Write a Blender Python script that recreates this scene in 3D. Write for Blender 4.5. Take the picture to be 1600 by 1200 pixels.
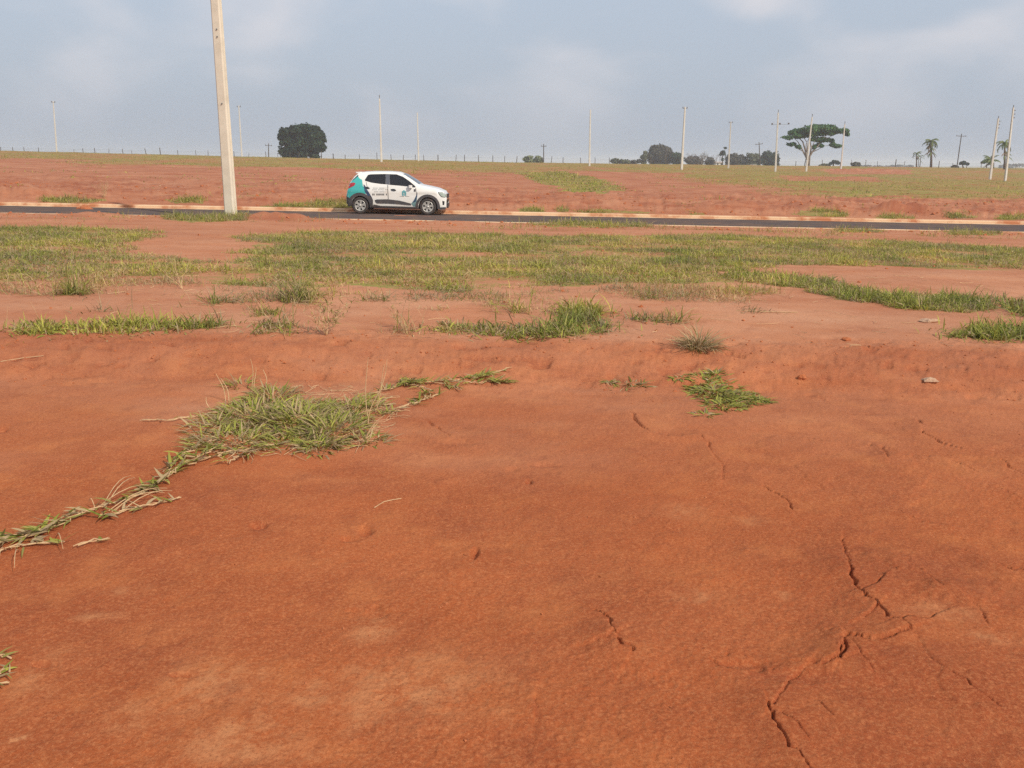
import bpy, math, random
import numpy as np
from mathutils import Vector, Matrix
from mathutils.geometry import delaunay_2d_cdt
random.seed(7); RNG = np.random.default_rng(11)
S = bpy.context.scene
for o in list(bpy.data.objects): bpy.data.objects.remove(o)
R = math.radians
# ------------------------------------------------------------------ camera, world, sun, exposure
F = 1400.0; PITCH = R(13.84); ROLL = R(0.35); EYE = Vector((0, 0, 1.6))
cam_d = bpy.data.cameras.new('camera'); cam = bpy.data.objects.new('camera', cam_d)
S.collection.objects.link(cam)
cam_d.sensor_width = 36.0; cam_d.lens = 36.0 * F / 1600.0
cam_d.clip_start = 0.05; cam_d.clip_end = 9000
CR = Matrix.Rotation(math.pi/2 - PITCH, 3, 'X') @ Matrix.Rotation(ROLL, 3, 'Z')
cam.matrix_world = Matrix.Translation(EYE) @ CR.to_4x4()
S.camera = cam
SUN_EL, SUN_AZ = R(39), R(136)          # azimuth clockwise from +Y: to the right and a little behind
W = bpy.data.worlds.new('World'); S.world = W; W.use_nodes = True
nt = W.node_tree; N = nt.nodes; L = nt.links; N.clear()
out = N.new('ShaderNodeOutputWorld'); bg = N.new('ShaderNodeBackground'); bg.inputs[1].default_value = 0.10
sky = N.new('ShaderNodeTexSky'); sky.sky_type = 'NISHITA'; sky.sun_disc = False
sky.sun_elevation = SUN_EL; sky.sun_rotation = SUN_AZ; sky.air_density = 1.2; sky.dust_density = 5.0; sky.ozone_density = 1.5
tc = N.new('ShaderNodeTexCoord'); mp = N.new('ShaderNodeMapping'); mp.inputs['Scale'].default_value = (3.6, 3.6, 6.5)
mp.inputs['Location'].default_value = (0.35, 0.0, 0.12)
L.new(tc.outputs['Generated'], mp.inputs[0])
nz = N.new('ShaderNodeTexNoise'); nz.inputs['Scale'].default_value = 1.5; nz.inputs['Detail'].default_value = 4; nz.inputs['Roughness'].default_value = .45
nz.inputs['Distortion'].default_value = .3
L.new(mp.outputs[0], nz.inputs['Vector'])
cr = N.new('ShaderNodeMapRange'); cr.interpolation_type = 'SMOOTHSTEP'; cr.inputs[1].default_value = .40; cr.inputs[2].default_value = .70
L.new(nz.outputs[0], cr.inputs[0])
# thin hazy veil: the blue sky is mixed with a grey-blue milkiness, and a little warm-white cloud over that
veil = N.new('ShaderNodeMix'); veil.data_type = 'RGBA'; veil.inputs[0].default_value = .80
L.new(sky.outputs[0], veil.inputs[6])
sep = N.new('ShaderNodeSeparateXYZ'); L.new(tc.outputs['Generated'], sep.inputs[0])
el = N.new('ShaderNodeMapRange'); el.inputs[1].default_value = 0.0; el.inputs[2].default_value = .25; L.new(sep.outputs[2], el.inputs[0])
hz = N.new('ShaderNodeMix'); hz.data_type = 'RGBA'; L.new(el.outputs[0], hz.inputs[0])
hz.inputs[6].default_value = (4.7, 5.25, 6.1, 1); hz.inputs[7].default_value = (5.2, 6.1, 7.4, 1)
L.new(hz.outputs[2], veil.inputs[7])
cl = N.new('ShaderNodeMix'); cl.data_type = 'RGBA'
cf = N.new('ShaderNodeMath'); cf.operation = 'MULTIPLY'; cf.inputs[1].default_value = .66; L.new(cr.outputs[0], cf.inputs[0])
cf2 = N.new('ShaderNodeMath'); cf2.operation = 'MULTIPLY'; L.new(cf.outputs[0], cf2.inputs[0])
el2 = N.new('ShaderNodeMapRange'); el2.inputs[1].default_value = 0.0; el2.inputs[2].default_value = .14; L.new(sep.outputs[2], el2.inputs[0]); L.new(el2.outputs[0], cf2.inputs[1])
L.new(cf2.outputs[0], cl.inputs[0]); L.new(veil.outputs[2], cl.inputs[6]); cl.inputs[7].default_value = (7.3, 7.0, 7.2, 1)
L.new(cl.outputs[2], bg.inputs[0]); L.new(bg.outputs[0], out.inputs[0])
sun_d = bpy.data.lights.new('sun', 'SUN'); sun_d.energy = 3.3; sun_d.angle = R(1.2); sun_d.color = (1.0, .91, .78)
sun = bpy.data.objects.new('sun', sun_d); S.collection.objects.link(sun)
to_sun = Vector((math.sin(SUN_AZ)*math.cos(SUN_EL), math.cos(SUN_AZ)*math.cos(SUN_EL), math.sin(SUN_EL)))
sun.rotation_euler = to_sun.to_track_quat('Z', 'Y').to_euler()
S.view_settings.view_transform = 'Standard'; S.view_settings.look = 'None'
S.view_settings.exposure = 0.10; S.view_settings.gamma = 1; S.view_settings.use_curve_mapping = False
S.render.engine = 'CYCLES'; S.cycles.use_denoising = False; S.cycles.max_bounces = 6; S.cycles.volume_bounces = 1
# ------------------------------------------------------------------ numpy noise and terrain
def vn(x, y, seed=0):
    xi = np.floor(x).astype(np.int64); yi = np.floor(y).astype(np.int64); fx = x-xi; fy = y-yi
    fx = fx*fx*(3-2*fx); fy = fy*fy*(3-2*fy)
    def h(a, b):
        n = (a*374761393 + b*668265263 + seed*1442695041) & 0xffffffff
        n = ((n ^ (n >> 13))*1274126177) & 0xffffffff
        n = ((n ^ (n >> 15))*2246822519) & 0xffffffff
        return ((n ^ (n >> 16)) & 0xffff)/65535.0*2-1
    return (h(xi, yi)*(1-fx)+h(xi+1, yi)*fx)*(1-fy)+(h(xi, yi+1)*(1-fx)+h(xi+1, yi+1)*fx)*fy
def fbm(x, y, o=4, seed=0, g=.5):
    s = 0; a = 1; t = 0
    for i in range(o):
        s = s+a*vn(x*2**i+17.3*i, y*2**i-9.1*i, seed+i*7); t += a; a *= g
    return s/t
def ss(a, b, x):
    t = np.clip((x-a)/(b-a), 0, 1); return t*t*(3-2*t)
CY = [-60, 0, 6.35, 6.6, 7.25, 7.6, 13, 20, 25, 26.9, 27.7, 28.0, 33.4, 33.9, 35.2, 36.6, 38, 44, 60, 80, 110, 150, 200, 235, 262, 330, 600, 1500, 4500]
CZ = [0, 0, 0, .01, .135, .15, .15, .04, -.10, -.20, -.17, -.30, -.30, -.13, -.12, .02, .10, .16, .32, .55, .93, 1.50, 1.72, 1.76, 1.6, .2, -1.5, -1.5, 0]
SL = [-.006, -.009, -.0125, -.0125, -.0125, -.0125, -.0125, -.0125, -.0125, -.0125, -.0125, -.0125, -.0125, -.0125, -.0125, -.014, -.016, -.019, -.022, -.022, -.0205, -.0185, -.0155, -.014, -.013, -.010, -.003, 0, 0]
SR = [-.006, -.009, -.0125, -.0125, -.0125, -.0125, -.0125, -.0125, -.0125, -.0125, -.0125, -.0125, -.0125, -.0125, -.0125, -.0125, -.0125, -.013, -.015, -.017, -.020, -.021, -.009, -.005, -.005, -.002, 0, 0, 0]
MOUNDS = []     # x, y, rx, ry, h
def terr(X, Y):
    X = np.asarray(X, float); Y = np.asarray(Y, float)
    Xc = np.clip(X, -260, 260)
    Yw = Y + np.where((Y > 5.5) & (Y < 9), 1, 0)*(.35*fbm(X*.33, Y*.1, 3, 5)+.10*fbm(X*1.7, Y*.6, 3, 6))*ss(5.5, 6.3, Y)*(1-ss(7.8, 9, Y))
    z = np.interp(Yw, CY, CZ) + Xc*np.where(Xc < 0, np.interp(Y, CY, SL), np.interp(Y, CY, SR))
    near = 1-ss(6, 9, Y)
    z = z + near*(.020*fbm(X*.5, Y*.5, 3, 1)+.006*fbm(X*2.2, Y*2.2, 3, 2))
    mid = ss(7, 9, Y)*(1-ss(26, 27.6, Y))
    z = z + mid*(.035*fbm(X*.35, Y*.5, 4, 3))
    scarp = ss(6.0, 6.6, Y)*(1-ss(7.4, 8.0, Y))
    z = z + scarp*(.024*fbm(X*2.0, Y*3, 4, 8)+.026*fbm(X*6, Y*8, 5, 81, .65)-.03*ss(.35, .6, fbm(X*5, Y*9, 3, 83)))
    verge = ss(25.0, 26.6, Y)*(1-ss(27.4, 27.7, Y))
    z = z + verge*(.012+.045*(1-ss(0, 8, X)) + .07*fbm(X*.6, Y*.8, 5, 12, .6))
    bank = ss(34.4, 35.4, Y)*(1-ss(46, 60, Y))
    z = z + bank*(.16*fbm(X*.35, Y*.55, 4, 15)+.20*np.abs(fbm(X*.9, Y*1.4, 5, 16, .6))+.05*fbm(X*4, Y*5, 2, 17))
    field = ss(44, 60, Y)*(1-ss(225, 300, Y))
    z = z + field*(.12*fbm(X*.10, Y*.12, 3, 18)+.05*fbm(X*.6, Y*.6, 3, 19))
    for (mx, my, rx, ry, h) in MOUNDS:
        z = z + h*np.exp(-((X-mx)/rx)**2-((Y-my)/ry)**2)*(1+.5*fbm(X*2.5, Y*2.5, 3, 44))
    return z
def ray(px, py):
    d = CR @ Vector(((px-800)/F, -(py-600)/F, -1.0)); return d
def at(px, py, Y):                     # the point seen at a photo pixel, Y metres ahead
    d = ray(px, py); t = Y/d.y; return EYE + d*t
YS = np.concatenate([np.arange(1.2, 12, .01), np.arange(12, 60, .04), np.arange(60, 300, .25)])
def gnd(px, py):                       # ground point seen at a photo pixel
    d = ray(px, py); t = YS/d.y; g = terr(d.x*t, YS); z = EYE.z+d.z*t
    i = np.argmax(z < g) if (z < g).any() else len(YS)-1
    return Vector((d.x*t[i], YS[i], float(g[i])))
def onground(px, Y):
    d = ray(px, 260); X = d.x*Y/d.y; return Vector((X, Y, float(terr(X, Y))))
for (px, py, rx, ry, h) in [(430, 342, 1.0, .45, .22), (345, 338, .6, .4, .08), (150, 336, .8, .4, .09), (640, 341, 1.2, .4, .10), (1392, 326, .7, .5, .34), (1432, 325, .6, .5, .26), (1150, 318, .9, .6, .15), (820, 322, 1.5, .7, .12), (250, 333.5, 1.2, .25, .06), (760, 346, 1.5, .25, .07), (960, 350, 1.8, .3, .08), (1120, 352, .8, .2, .06), (1250, 355, 1.0, .2, .05), (1450, 359, 1.2, .25, .07), (60, 305, 3, 1.5, .2), (1330, 268, 9, 4, .45), (1390, 269, 7, 4, .3)]:
    g = gnd(px, py); MOUNDS.append((g.x, g.y, rx, ry, h))
# ------------------------------------------------------------------ helpers
def mesh_np(name, V, faces_idx, loop_tot, mat, parent=None, smooth=True, attrs=None, mat_idx=None):
    me = bpy.data.meshes.new(name); V = np.asarray(V, np.float32)
    me.vertices.add(len(V)); me.vertices.foreach_set('co', V.ravel())
    fi = np.asarray(faces_idx, np.int32).ravel(); lt = np.asarray(loop_tot, np.int32)
    me.loops.add(len(fi)); me.loops.foreach_set('vertex_index', fi)
    me.polygons.add(len(lt)); me.polygons.foreach_set('loop_start', np.concatenate([[0], np.cumsum(lt)[:-1]]).astype(np.int32))
    me.polygons.foreach_set('loop_total', lt)
    me.polygons.foreach_set('use_smooth', np.full(len(lt), smooth))
    me.update(calc_edges=True)
    for k, a in (attrs or {}).items():
        a = np.asarray(a, np.float32)
        if a.ndim == 1:
            at_ = me.attributes.new(k, 'FLOAT', 'POINT'); at_.data.foreach_set('value', a)
        else:
            at_ = me.attributes.new(k, 'FLOAT_COLOR', 'POINT')
            at_.data.foreach_set('color', np.concatenate([a, np.ones((len(a), 1), np.float32)], 1).ravel())
    me.materials.append(mat)
    o = bpy.data.objects.new(name, me); S.collection.objects.link(o)
    if parent: o.parent = parent
    return o
class MB:
    def __init__(s): s.v = []; s.f = []; s.c = []
    def add(s, vs, fs):
        b = len(s.v); s.v += [tuple(v) for v in vs]; s.f += [tuple(b+i for i in f) for f in fs]
    def box(s, x0, x1, y0, y1, z0, z1, ch=0):
        if ch:
            a = [(x0+ch, y0), (x1-ch, y0), (x1, y0+ch), (x1, y1-ch), (x1-ch, y1), (x0+ch, y1), (x0, y1-ch), (x0, y0+ch)]
            vs = [(p[0], p[1], z) for z in (z0, z1) for p in a]
            s.add(vs, [tuple(range(7, -1, -1)), tuple(range(8, 16))]+[(i, (i+1) % 8, 8+(i+1) % 8, 8+i) for i in range(8)]); return
        vs = [(x, y, z) for z in (z0, z1) for y in (y0, y1) for x in (x0, x1)]
        s.add(vs, [(0, 2, 3, 1), (4, 5, 7, 6), (0, 1, 5, 4), (2, 6, 7, 3), (0, 4, 6, 2), (1, 3, 7, 5)])
    def tube(s, path, rad, n=6, cap=True):
        path = [Vector(p) for p in path]; rings = []
        for i, p in enumerate(path):
            t = (path[min(i+1, len(path)-1)]-path[max(i-1, 0)])
            t = t.normalized() if t.length > 1e-9 else Vector((0, 0, 1))
            a = t.orthogonal().normalized() if i == 0 else (rings_a - t*rings_a.dot(t)).normalized()
            rings_a = a; b = t.cross(a)
            r = rad[i] if hasattr(rad, '__len__') else rad
            rings.append([p+(a*math.cos(2*math.pi*k/n)+b*math.sin(2*math.pi*k/n))*r for k in range(n)])
        vs = [v for r_ in rings for v in r_]
        fs = [(i*n+k, i*n+(k+1) % n, (i+1)*n+(k+1) % n, (i+1)*n+k) for i in range(len(path)-1) for k in range(n)]
        if cap: fs += [tuple(range(n-1, -1, -1)), tuple((len(path)-1)*n+k for k in range(n))]
        s.add(vs, fs)
    def build(s, name, mat, parent=None, smooth=False, loc=None):
        me = bpy.data.meshes.new(name); me.from_pydata(s.v, [], s.f); me.update()
        me.materials.append(mat)
        if smooth:
            for p in me.polygons: p.use_smooth = True
        o = bpy.data.objects.new(name, me); S.collection.objects.link(o)
        if parent: o.parent = parent
        if loc: o.location = loc
        return o
def tag(o, label, cat, group=None, kind=None):
    if label: o['label'] = label
    if cat: o['category'] = cat
    if group: o['group'] = group
    if kind: o['kind'] = kind
    return o
def empty(name, loc, label, cat, group=None, rot=(0, 0, 0)):
    o = bpy.data.objects.new(name, None); S.collection.objects.link(o); o.location = loc; o.rotation_euler = rot
    o.empty_display_size = .2
    return tag(o, label, cat, group)
def dup(root, loc, label, M=None):
    r = root.copy(); S.collection.objects.link(r); r['label'] = label
    for ch in list(root.children):
        c = ch.copy(); S.collection.objects.link(c); c.parent = r
        for g in ch.children:
            d = g.copy(); S.collection.objects.link(d); d.parent = c
    return r
def mat(name, col, rough=.6, metal=0., spec=.5, noise=None, bump=0, bscale=50, coat=0, attr=None, transl=0, alpha=None):
    m = bpy.data.materials.new(name); m.use_nodes = True; t = m.node_tree; n = t.nodes; l = t.links
    b = n['Principled BSDF']; b.inputs['Roughness'].default_value = rough; b.inputs['Metallic'].default_value = metal
    b.inputs['Specular IOR Level'].default_value = spec; b.inputs['Base Color'].default_value = (*col, 1)
    if coat: b.inputs['Coat Weight'].default_value = coat
    g = n.new('ShaderNodeTexCoord'); src = None
    if attr:
        a = n.new('ShaderNodeAttribute'); a.attribute_name = attr; src = a.outputs['Color']; l.new(src, b.inputs['Base Color'])
    if noise:
        sc, col2, lo, hi = noise
        z = n.new('ShaderNodeTexNoise'); z.inputs['Scale'].default_value = sc; z.inputs['Detail'].default_value = 6; z.inputs['Roughness'].default_value = .65
        l.new(g.outputs['Object'], z.inputs['Vector'])
        r = n.new('ShaderNodeMapRange'); r.inputs[1].default_value = lo; r.inputs[2].default_value = hi; l.new(z.outputs[0], r.inputs[0])
        x = n.new('ShaderNodeMix'); x.data_type = 'RGBA'; l.new(r.outputs[0], x.inputs[0])
        if src: l.new(src, x.inputs[6])
        else: x.inputs[6].default_value = (*col, 1)
        x.inputs[7].default_value = (*col2, 1); l.new(x.outputs[2], b.inputs['Base Color'])
    if bump:
        z = n.new('ShaderNodeTexNoise'); z.inputs['Scale'].default_value = bscale; z.inputs['Detail'].default_value = 5
        l.new(g.outputs['Object'], z.inputs['Vector'])
        bp = n.new('ShaderNodeBump'); bp.inputs['Strength'].default_value = 1; bp.inputs['Distance'].default_value = bump
        l.new(z.outputs[0], bp.inputs['Height']); l.new(bp.outputs[0], b.inputs['Normal'])
    if transl:
        tr = n.new('ShaderNodeBsdfTranslucent'); mx = n.new('ShaderNodeMixShader'); mx.inputs[0].default_value = transl
        if src: l.new(src, tr.inputs[0])
        else: tr.inputs[0].default_value = (*col, 1)
        l.new(b.outputs[0], mx.inputs[1]); l.new(tr.outputs[0], mx.inputs[2]); l.new(mx.outputs[0], n['Material Output'].inputs[0])
    return m
# ------------------------------------------------------------------ materials
def soil_mat():
    m = bpy.data.materials.new('red_soil'); m.use_nodes = True; t = m.node_tree; n = t.nodes; l = t.links
    b = n['Principled BSDF']; b.inputs['Roughness'].default_value = .95; b.inputs['Specular IOR Level'].default_value = .08
    geo = n.new('ShaderNodeNewGeometry'); P = geo.outputs['Position']
    def noise(sc, det=5, ro=.6, scale=None):
        z = n.new('ShaderNodeTexNoise'); z.inputs['Scale'].default_value = sc; z.inputs['Detail'].default_value = det; z.inputs['Roughness'].default_value = ro
        if scale:
            mp = n.new('ShaderNodeMapping'); mp.inputs['Scale'].default_value = scale; l.new(P, mp.inputs[0]); l.new(mp.outputs[0], z.inputs['Vector'])
        else: l.new(P, z.inputs['Vector'])
        return z.outputs[0]
    def rng(s, a, b_, c=0., d=1.):
        r = n.new('ShaderNodeMapRange'); r.inputs[1].default_value = a; r.inputs[2].default_value = b_; r.inputs[3].default_value = c; r.inputs[4].default_value = d
        l.new(s, r.inputs[0]); return r.outputs[0]
    def math_(op, a, b_):
        q = n.new('ShaderNodeMath'); q.operation = op
        for i, v in ((0, a), (1, b_)):
            if isinstance(v, (int, float)): q.inputs[i].default_value = v
            else: l.new(v, q.inputs[i])
        q.use_clamp = (op != 'MULTIPLY' or True); return q.outputs[0]
    def mix(fac, a, b_, mode='MIX'):
        x = n.new('ShaderNodeMix'); x.data_type = 'RGBA'; x.blend_type = mode
        if isinstance(fac, (int, float)): x.inputs[0].default_value = fac
        else: l.new(fac, x.inputs[0])
        for i, v in ((6, a), (7, b_)):
            if isinstance(v, tuple): x.inputs[i].default_value = (*v, 1)
            else: l.new(v, x.inputs[i])
        return x.outputs[2]
    def attr(k):
        a = n.new('ShaderNodeAttribute'); a.attribute_name = k; return a.outputs['Fac']
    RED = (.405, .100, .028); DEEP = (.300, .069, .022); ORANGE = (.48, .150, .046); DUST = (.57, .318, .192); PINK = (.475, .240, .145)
    c = mix(rng(noise(.9, 6, .6), .35, .65), RED, DEEP)
    c = mix(rng(noise(2.6, 6, .62), .50, .72, 0, .75), c, ORANGE)
    # thin pale wash of dust in streaks
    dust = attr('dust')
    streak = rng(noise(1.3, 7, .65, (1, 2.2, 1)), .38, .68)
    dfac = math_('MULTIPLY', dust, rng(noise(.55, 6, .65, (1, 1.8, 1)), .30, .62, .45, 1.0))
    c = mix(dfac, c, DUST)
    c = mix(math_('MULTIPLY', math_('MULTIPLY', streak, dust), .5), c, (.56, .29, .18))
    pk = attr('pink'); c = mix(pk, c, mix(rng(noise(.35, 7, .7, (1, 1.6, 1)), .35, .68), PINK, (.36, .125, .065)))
    # pale patches near, authored
    c = mix(math_('MULTIPLY', attr('pale'), rng(noise(8, 8, .8), .42, .58, .05, 1)), c, (.52, .22, .095))
    c = mix(math_('MULTIPLY', attr('shade_dark_soil'), .6), c, (.235, .052, .026))  # darker soil tone, plus shade painted into cracks, dents and pits
    # litter and grass cover
    gcol = mix(rng(noise(.8, 8, .8), .40, .60), (.17, .215, .050), (.29, .30, .09))
    gcol = mix(rng(noise(.15, 9, .8, (.7, 1.2, 1)), .44, .58, 0, .75), gcol, (.19, .235, .050))
    gcol = mix(rng(noise(2.5, 8, .8), .52, .68, 0, .75), gcol, (.40, .18, .09))
    g = attr('grass')
    gf = rng(math_('ADD', g, rng(noise(1.3, 9, .82, (.7, 1, 1)), .2, .8, -.55, .55)), .42, .62)
    c = mix(gf, c, gcol)
    # grain
    vg = n.new('ShaderNodeTexVoronoi'); vg.inputs['Scale'].default_value = 150; l.new(P, vg.inputs['Vector'])
    c = mix(rng(noise(75, 7, .85), .48, .60, .0, .50), c, (.60, .24, .10))
    c = mix(rng(noise(95, 7, .85), .52, .62, .0, .60), c, (.17, .038, .016))
    c = mix(rng(noise(.33, 5, .6), .46, .66, 0, .55), c, mix(.5, c, (.21, .045, .022)))
    c = mix(rng(noise(5, 7, .75, (1, .7, 1)), .52, .68, 0, .45), c, mix(.6, c, (.17, .045, .025)))
    c = mix(math_('MULTIPLY', pk, rng(noise(.6, 9, .8, (.6, 1.4, 1)), .50, .62, 0, .8)), c, (.27, .085, .045))
    l.new(c, b.inputs['Base Color'])
    h1 = noise(230, 4, .8); h2 = noise(50, 7, .75); h3 = noise(6, 6, .6)
    s = math_('ADD', math_('MULTIPLY', h1, .10), math_('MULTIPLY', h2, .30)); s = math_('ADD', s, math_('MULTIPLY', h3, .6))
    bp = n.new('ShaderNodeBump'); bp.inputs['Strength'].default_value = .9; bp.inputs['Distance'].default_value = .017
    l.new(s, bp.inputs['Height']); l.new(bp.outputs[0], b.inputs['Normal'])
    return m
M_SOIL = soil_mat()
M_CLOD = mat('soil_clod', (.40, .125, .05), .95, spec=.05, noise=(30, (.50, .19, .09), .4, .7), bump=.01, bscale=80)
M_GRASS = mat('grass_blade', (.1, .15, .04), .65, spec=.15, attr='tint', transl=.30)
M_STRAW = mat('dry_straw', (.58, .40, .22), .7, spec=.2, noise=(20, (.46, .29, .15), .45, .65))
M_ASPH = mat('asphalt', (.105, .082, .076), 1.0, spec=.03, noise=(1.4, (.19, .115, .08), .42, .75), bump=.004, bscale=160)
M_KERB = mat('kerb_concrete', (.66, .45, .28), .9, spec=.15, noise=(1.1, (.46, .19, .09), .45, .60), bump=.006, bscale=40)
M_POLE = mat('pole_concrete', (.66, .60, .49), .85, spec=.2, noise=(2.5, (.54, .48, .38), .42, .75), bump=.003, bscale=60)
M_POLEF = mat('far_pole_concrete', (.62, .59, .53), .85, spec=.2, noise=(1.2, (.50, .46, .40), .4, .7))
M_STEEL = mat('grey_steel', (.20, .20, .20), .5, metal=.6)
M_PORC = mat('insulator_porcelain', (.14, .12, .11), .3)
M_WOOD = mat('weathered_wood', (.075, .062, .052), .9, spec=.1, noise=(12, (.14, .12, .10), .4, .7))
M_WIRE = mat('wire', (.12, .11, .10), .6, metal=.4)
# ------------------------------------------------------------------ ground masks
def poly_world(pp): return np.array([[gnd(*p).x, gnd(*p).y] for p in pp])
def inpoly(X, Y, P):
    r = np.zeros(X.shape, bool); n = len(P); j = n-1
    x0, x1, y0, y1 = P[:, 0].min(), P[:, 0].max(), P[:, 1].min(), P[:, 1].max()
    m = (X >= x0) & (X <= x1) & (Y >= y0) & (Y <= y1)
    if not m.any(): return r
    xs = X[m]; ys = Y[m]; q = np.zeros(xs.shape, bool)
    for i in range(n):
        xi, yi = P[i]; xj, yj = P[j]
        if yi != yj:
            q ^= ((yi > ys) != (yj > ys)) & (xs < (xj-xi)*(ys-yi)/(yj-yi)+xi)
        j = i
    r[m] = q; return r
BAND = [(-60, 356), (150, 357), (255, 362), (262, 370), (200, 374), (200, 392), (280, 402), (330, 412), (420, 402), (345, 394), (430, 388), (372, 373), (395, 366), (520, 362), (700, 366), (900, 370), (1100, 366), (1300, 374), (1680, 392), (1680, 424), (1500, 421), (1350, 415), (1230, 414), (1150, 424), (1130, 442), (1000, 440), (900, 446), (800, 450), (700, 457), (560, 444), (480, 452), (430, 452), (340, 444), (260, 432), (120, 434), (-60, 440)]
STRIP = [(1140, 429), (1220, 430), (1310, 441), (1360, 456), (1450, 460), (1530, 469), (1552, 484), (1500, 489), (1400, 481), (1330, 469), (1250, 452), (1150, 440)]
VERGES = {   # ragged patches along the road, photo pixel outline
 'below_pole': [(252, 342), (268, 334), (340, 333), (382, 335), (386, 344), (300, 348)],
 'centre': [(828, 350), (880, 343), (940, 341), (1012, 346), (1015, 355), (930, 356), (850, 355)],
 'right_a': [(1300, 358), (1345, 355), (1385, 357), (1380, 363), (1312, 363)],
 'right_b': [(1475, 361), (1530, 358), (1570, 361), (1560, 367), (1490, 367)],
}
FAR = {
 'behind_car': [(408, 322), (470, 316), (520, 310), (552, 311), (552, 326), (480, 327), (415, 327)],
 'left_kerb': [(55, 313), (75, 308), (130, 311), (165, 313), (150, 318), (70, 318)],
 'left_pole': [(262, 313), (300, 309), (322, 314), (315, 318), (270, 318)],
 
 'c1': [(812, 327), (832, 321), (850, 326), (848, 333), (815, 333)],
 'c2': [(865, 328), (885, 322), (895, 331), (870, 334)],
 'c3': [(900, 331), (930, 325), (980, 328), (1022, 330), (1015, 336), (910, 335)],
 'c4': [(1070, 331), (1085, 328), (1102, 333), (1098, 337), (1072, 337)],
 'c5': [(1240, 331), (1275, 325), (1320, 332), (1325, 340), (1250, 338)],
 'c6': [(1360, 340), (1390, 334), (1435, 340), (1430, 345), (1365, 345)],
 'c7': [(1478, 336), (1502, 328), (1528, 335), (1522, 342), (1482, 342)],
 'c8': [(1555, 339), (1590, 335), (1640, 338), (1640, 344), (1560, 344)],
}
FIELD = [(-200, 238.5), (-200, 252), (60, 248), (95, 250), (105, 261), (200, 256), (300, 263), (420, 262), (560, 267), (640, 272), (760, 270), (830, 275), (870, 276), (910, 267), (1000, 271), (1060, 283), (1150, 293), (1200, 309), (1400, 311), (1800, 314)]
field_xy = [gnd(*p) for p in FIELD[1:]]
FW = np.array([[-170, 262]]+[[g.x, g.y] for g in field_xy]+[[190, 262]])
BW = poly_world(BAND); SW = poly_world(STRIP)
VW = {k: poly_world(v) for k, v in VERGES.items()}; FARW = {k: poly_world(v) for k, v in FAR.items()}
REDS = [poly_world([(1295, 264), (1360, 263), (1425, 266), (1420, 272), (1300, 272)]), poly_world([(1220, 275), (1370, 277), (1380, 284), (1230, 283)]), poly_world([(930, 268), (1080, 271), (1060, 277), (940, 273)])]
# ------------------------------------------------------------------ ground mesh
rowpx = np.arange(1235, 560, -2.0).tolist()+np.arange(560, 300, -1.25).tolist()
Yr = [float(1.6/math.tan(PITCH+math.atan((p-600)/F))) for p in rowpx]
Yr = [-60, -30, -12, -5, -2, 0, .8, 1.3]+[y for y in Yr if y > 1.5]
y = Yr[-1]
while y < 4500:
    y *= 1.011 if y < 60 else (1.012 if y < 260 else 1.08); Yr.append(y)
Yr = sorted(set(Yr+[27.69, 28.01, 33.39, 33.91])); Yr = np.array(Yr)
ud = np.arange(-.66, .6601, .00165)
uo = np.array([.70, .75, .82, .9, 1.0, 1.2, 1.5, 2, 3, 5, 9, 16, 30])
U = np.concatenate([-uo[::-1], ud, uo])
A = np.maximum(Yr, 1.7)
GX = np.clip(U[None, :]*A[:, None], -3000, 3000)
fl = np.abs(GX) >= 3000; GX = GX + np.sign(GX)*fl*(np.abs(U)[None, :]*2)
GY = np.repeat(Yr[:, None], len(U), 1)
X = GX.ravel(); Y = GY.ravel(); Z = terr(X, Y)
# terraces of crust in the foreground, then cracks
nearm = (Y > 1.2) & (Y < 9)
xn, yn = X[nearm], Y[nearm]; k = 1-ss(6, 7, yn)
cr_ = fbm(xn*1.1+3, yn*1.1, 4, 51); zz = np.zeros_like(xn)
for lev, hh in ((-.20, .003), (.18, .004)):
    zz += hh*ss(lev-.012, lev+.012, cr_+.03*fbm(xn*9, yn*9, 3, 60))*(.35+.65*ss(0.2, 2.0, xn))
zz += .003*fbm(xn*14, yn*14, 3, 53)+.0022*fbm(xn*45, yn*45, 2, 54)+.006*fbm(xn*3, yn*3, 3, 55)*ss(.3, 1.5, xn)
gran = ss(.0, .35, fbm(xn*.9+7, yn*.9, 3, 58))
zz += gran*.0028*np.maximum(0, vn(xn*75, yn*75, 59))
# shallow foot prints and dents
for (px, py, rx, ry, h) in [(405, 822, .06, .035, -.035), (572, 832, .045, .06, -.035), (545, 843, .06, .03, -.022), (742, 864, .02, .07, -.03), (826, 754, .03, .03, -.04), (65, 1040, .05, .02, -.03), (850, 727, .10, .035, -.02), (800, 734, .06, .04, -.014), (1230, 1060, .22, .05, -.012), (580, 960, .10, .05, -.015), (285, 1057, .06, .015, -.02), (1165, 1040, .12, .03, -.018), (720, 692, .16, .05, -.014), (1, 672, .05, .05, -.05), (1172, 862, .05, .02, .01), (1500, 930, .2, .12, .012), (1380, 870, .15, .1, .010), (990, 1030, .2, .1, .008)]:
    g = gnd(px, py); rx *= .7; ry *= .8; q = ((xn-g.x)/rx)**2+((yn-g.y)/ry)**2
    q = q*(1+1.1*fbm(xn*30, yn*30, 3, 70)); zz += h*.75*np.exp(-q*q)
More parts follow.
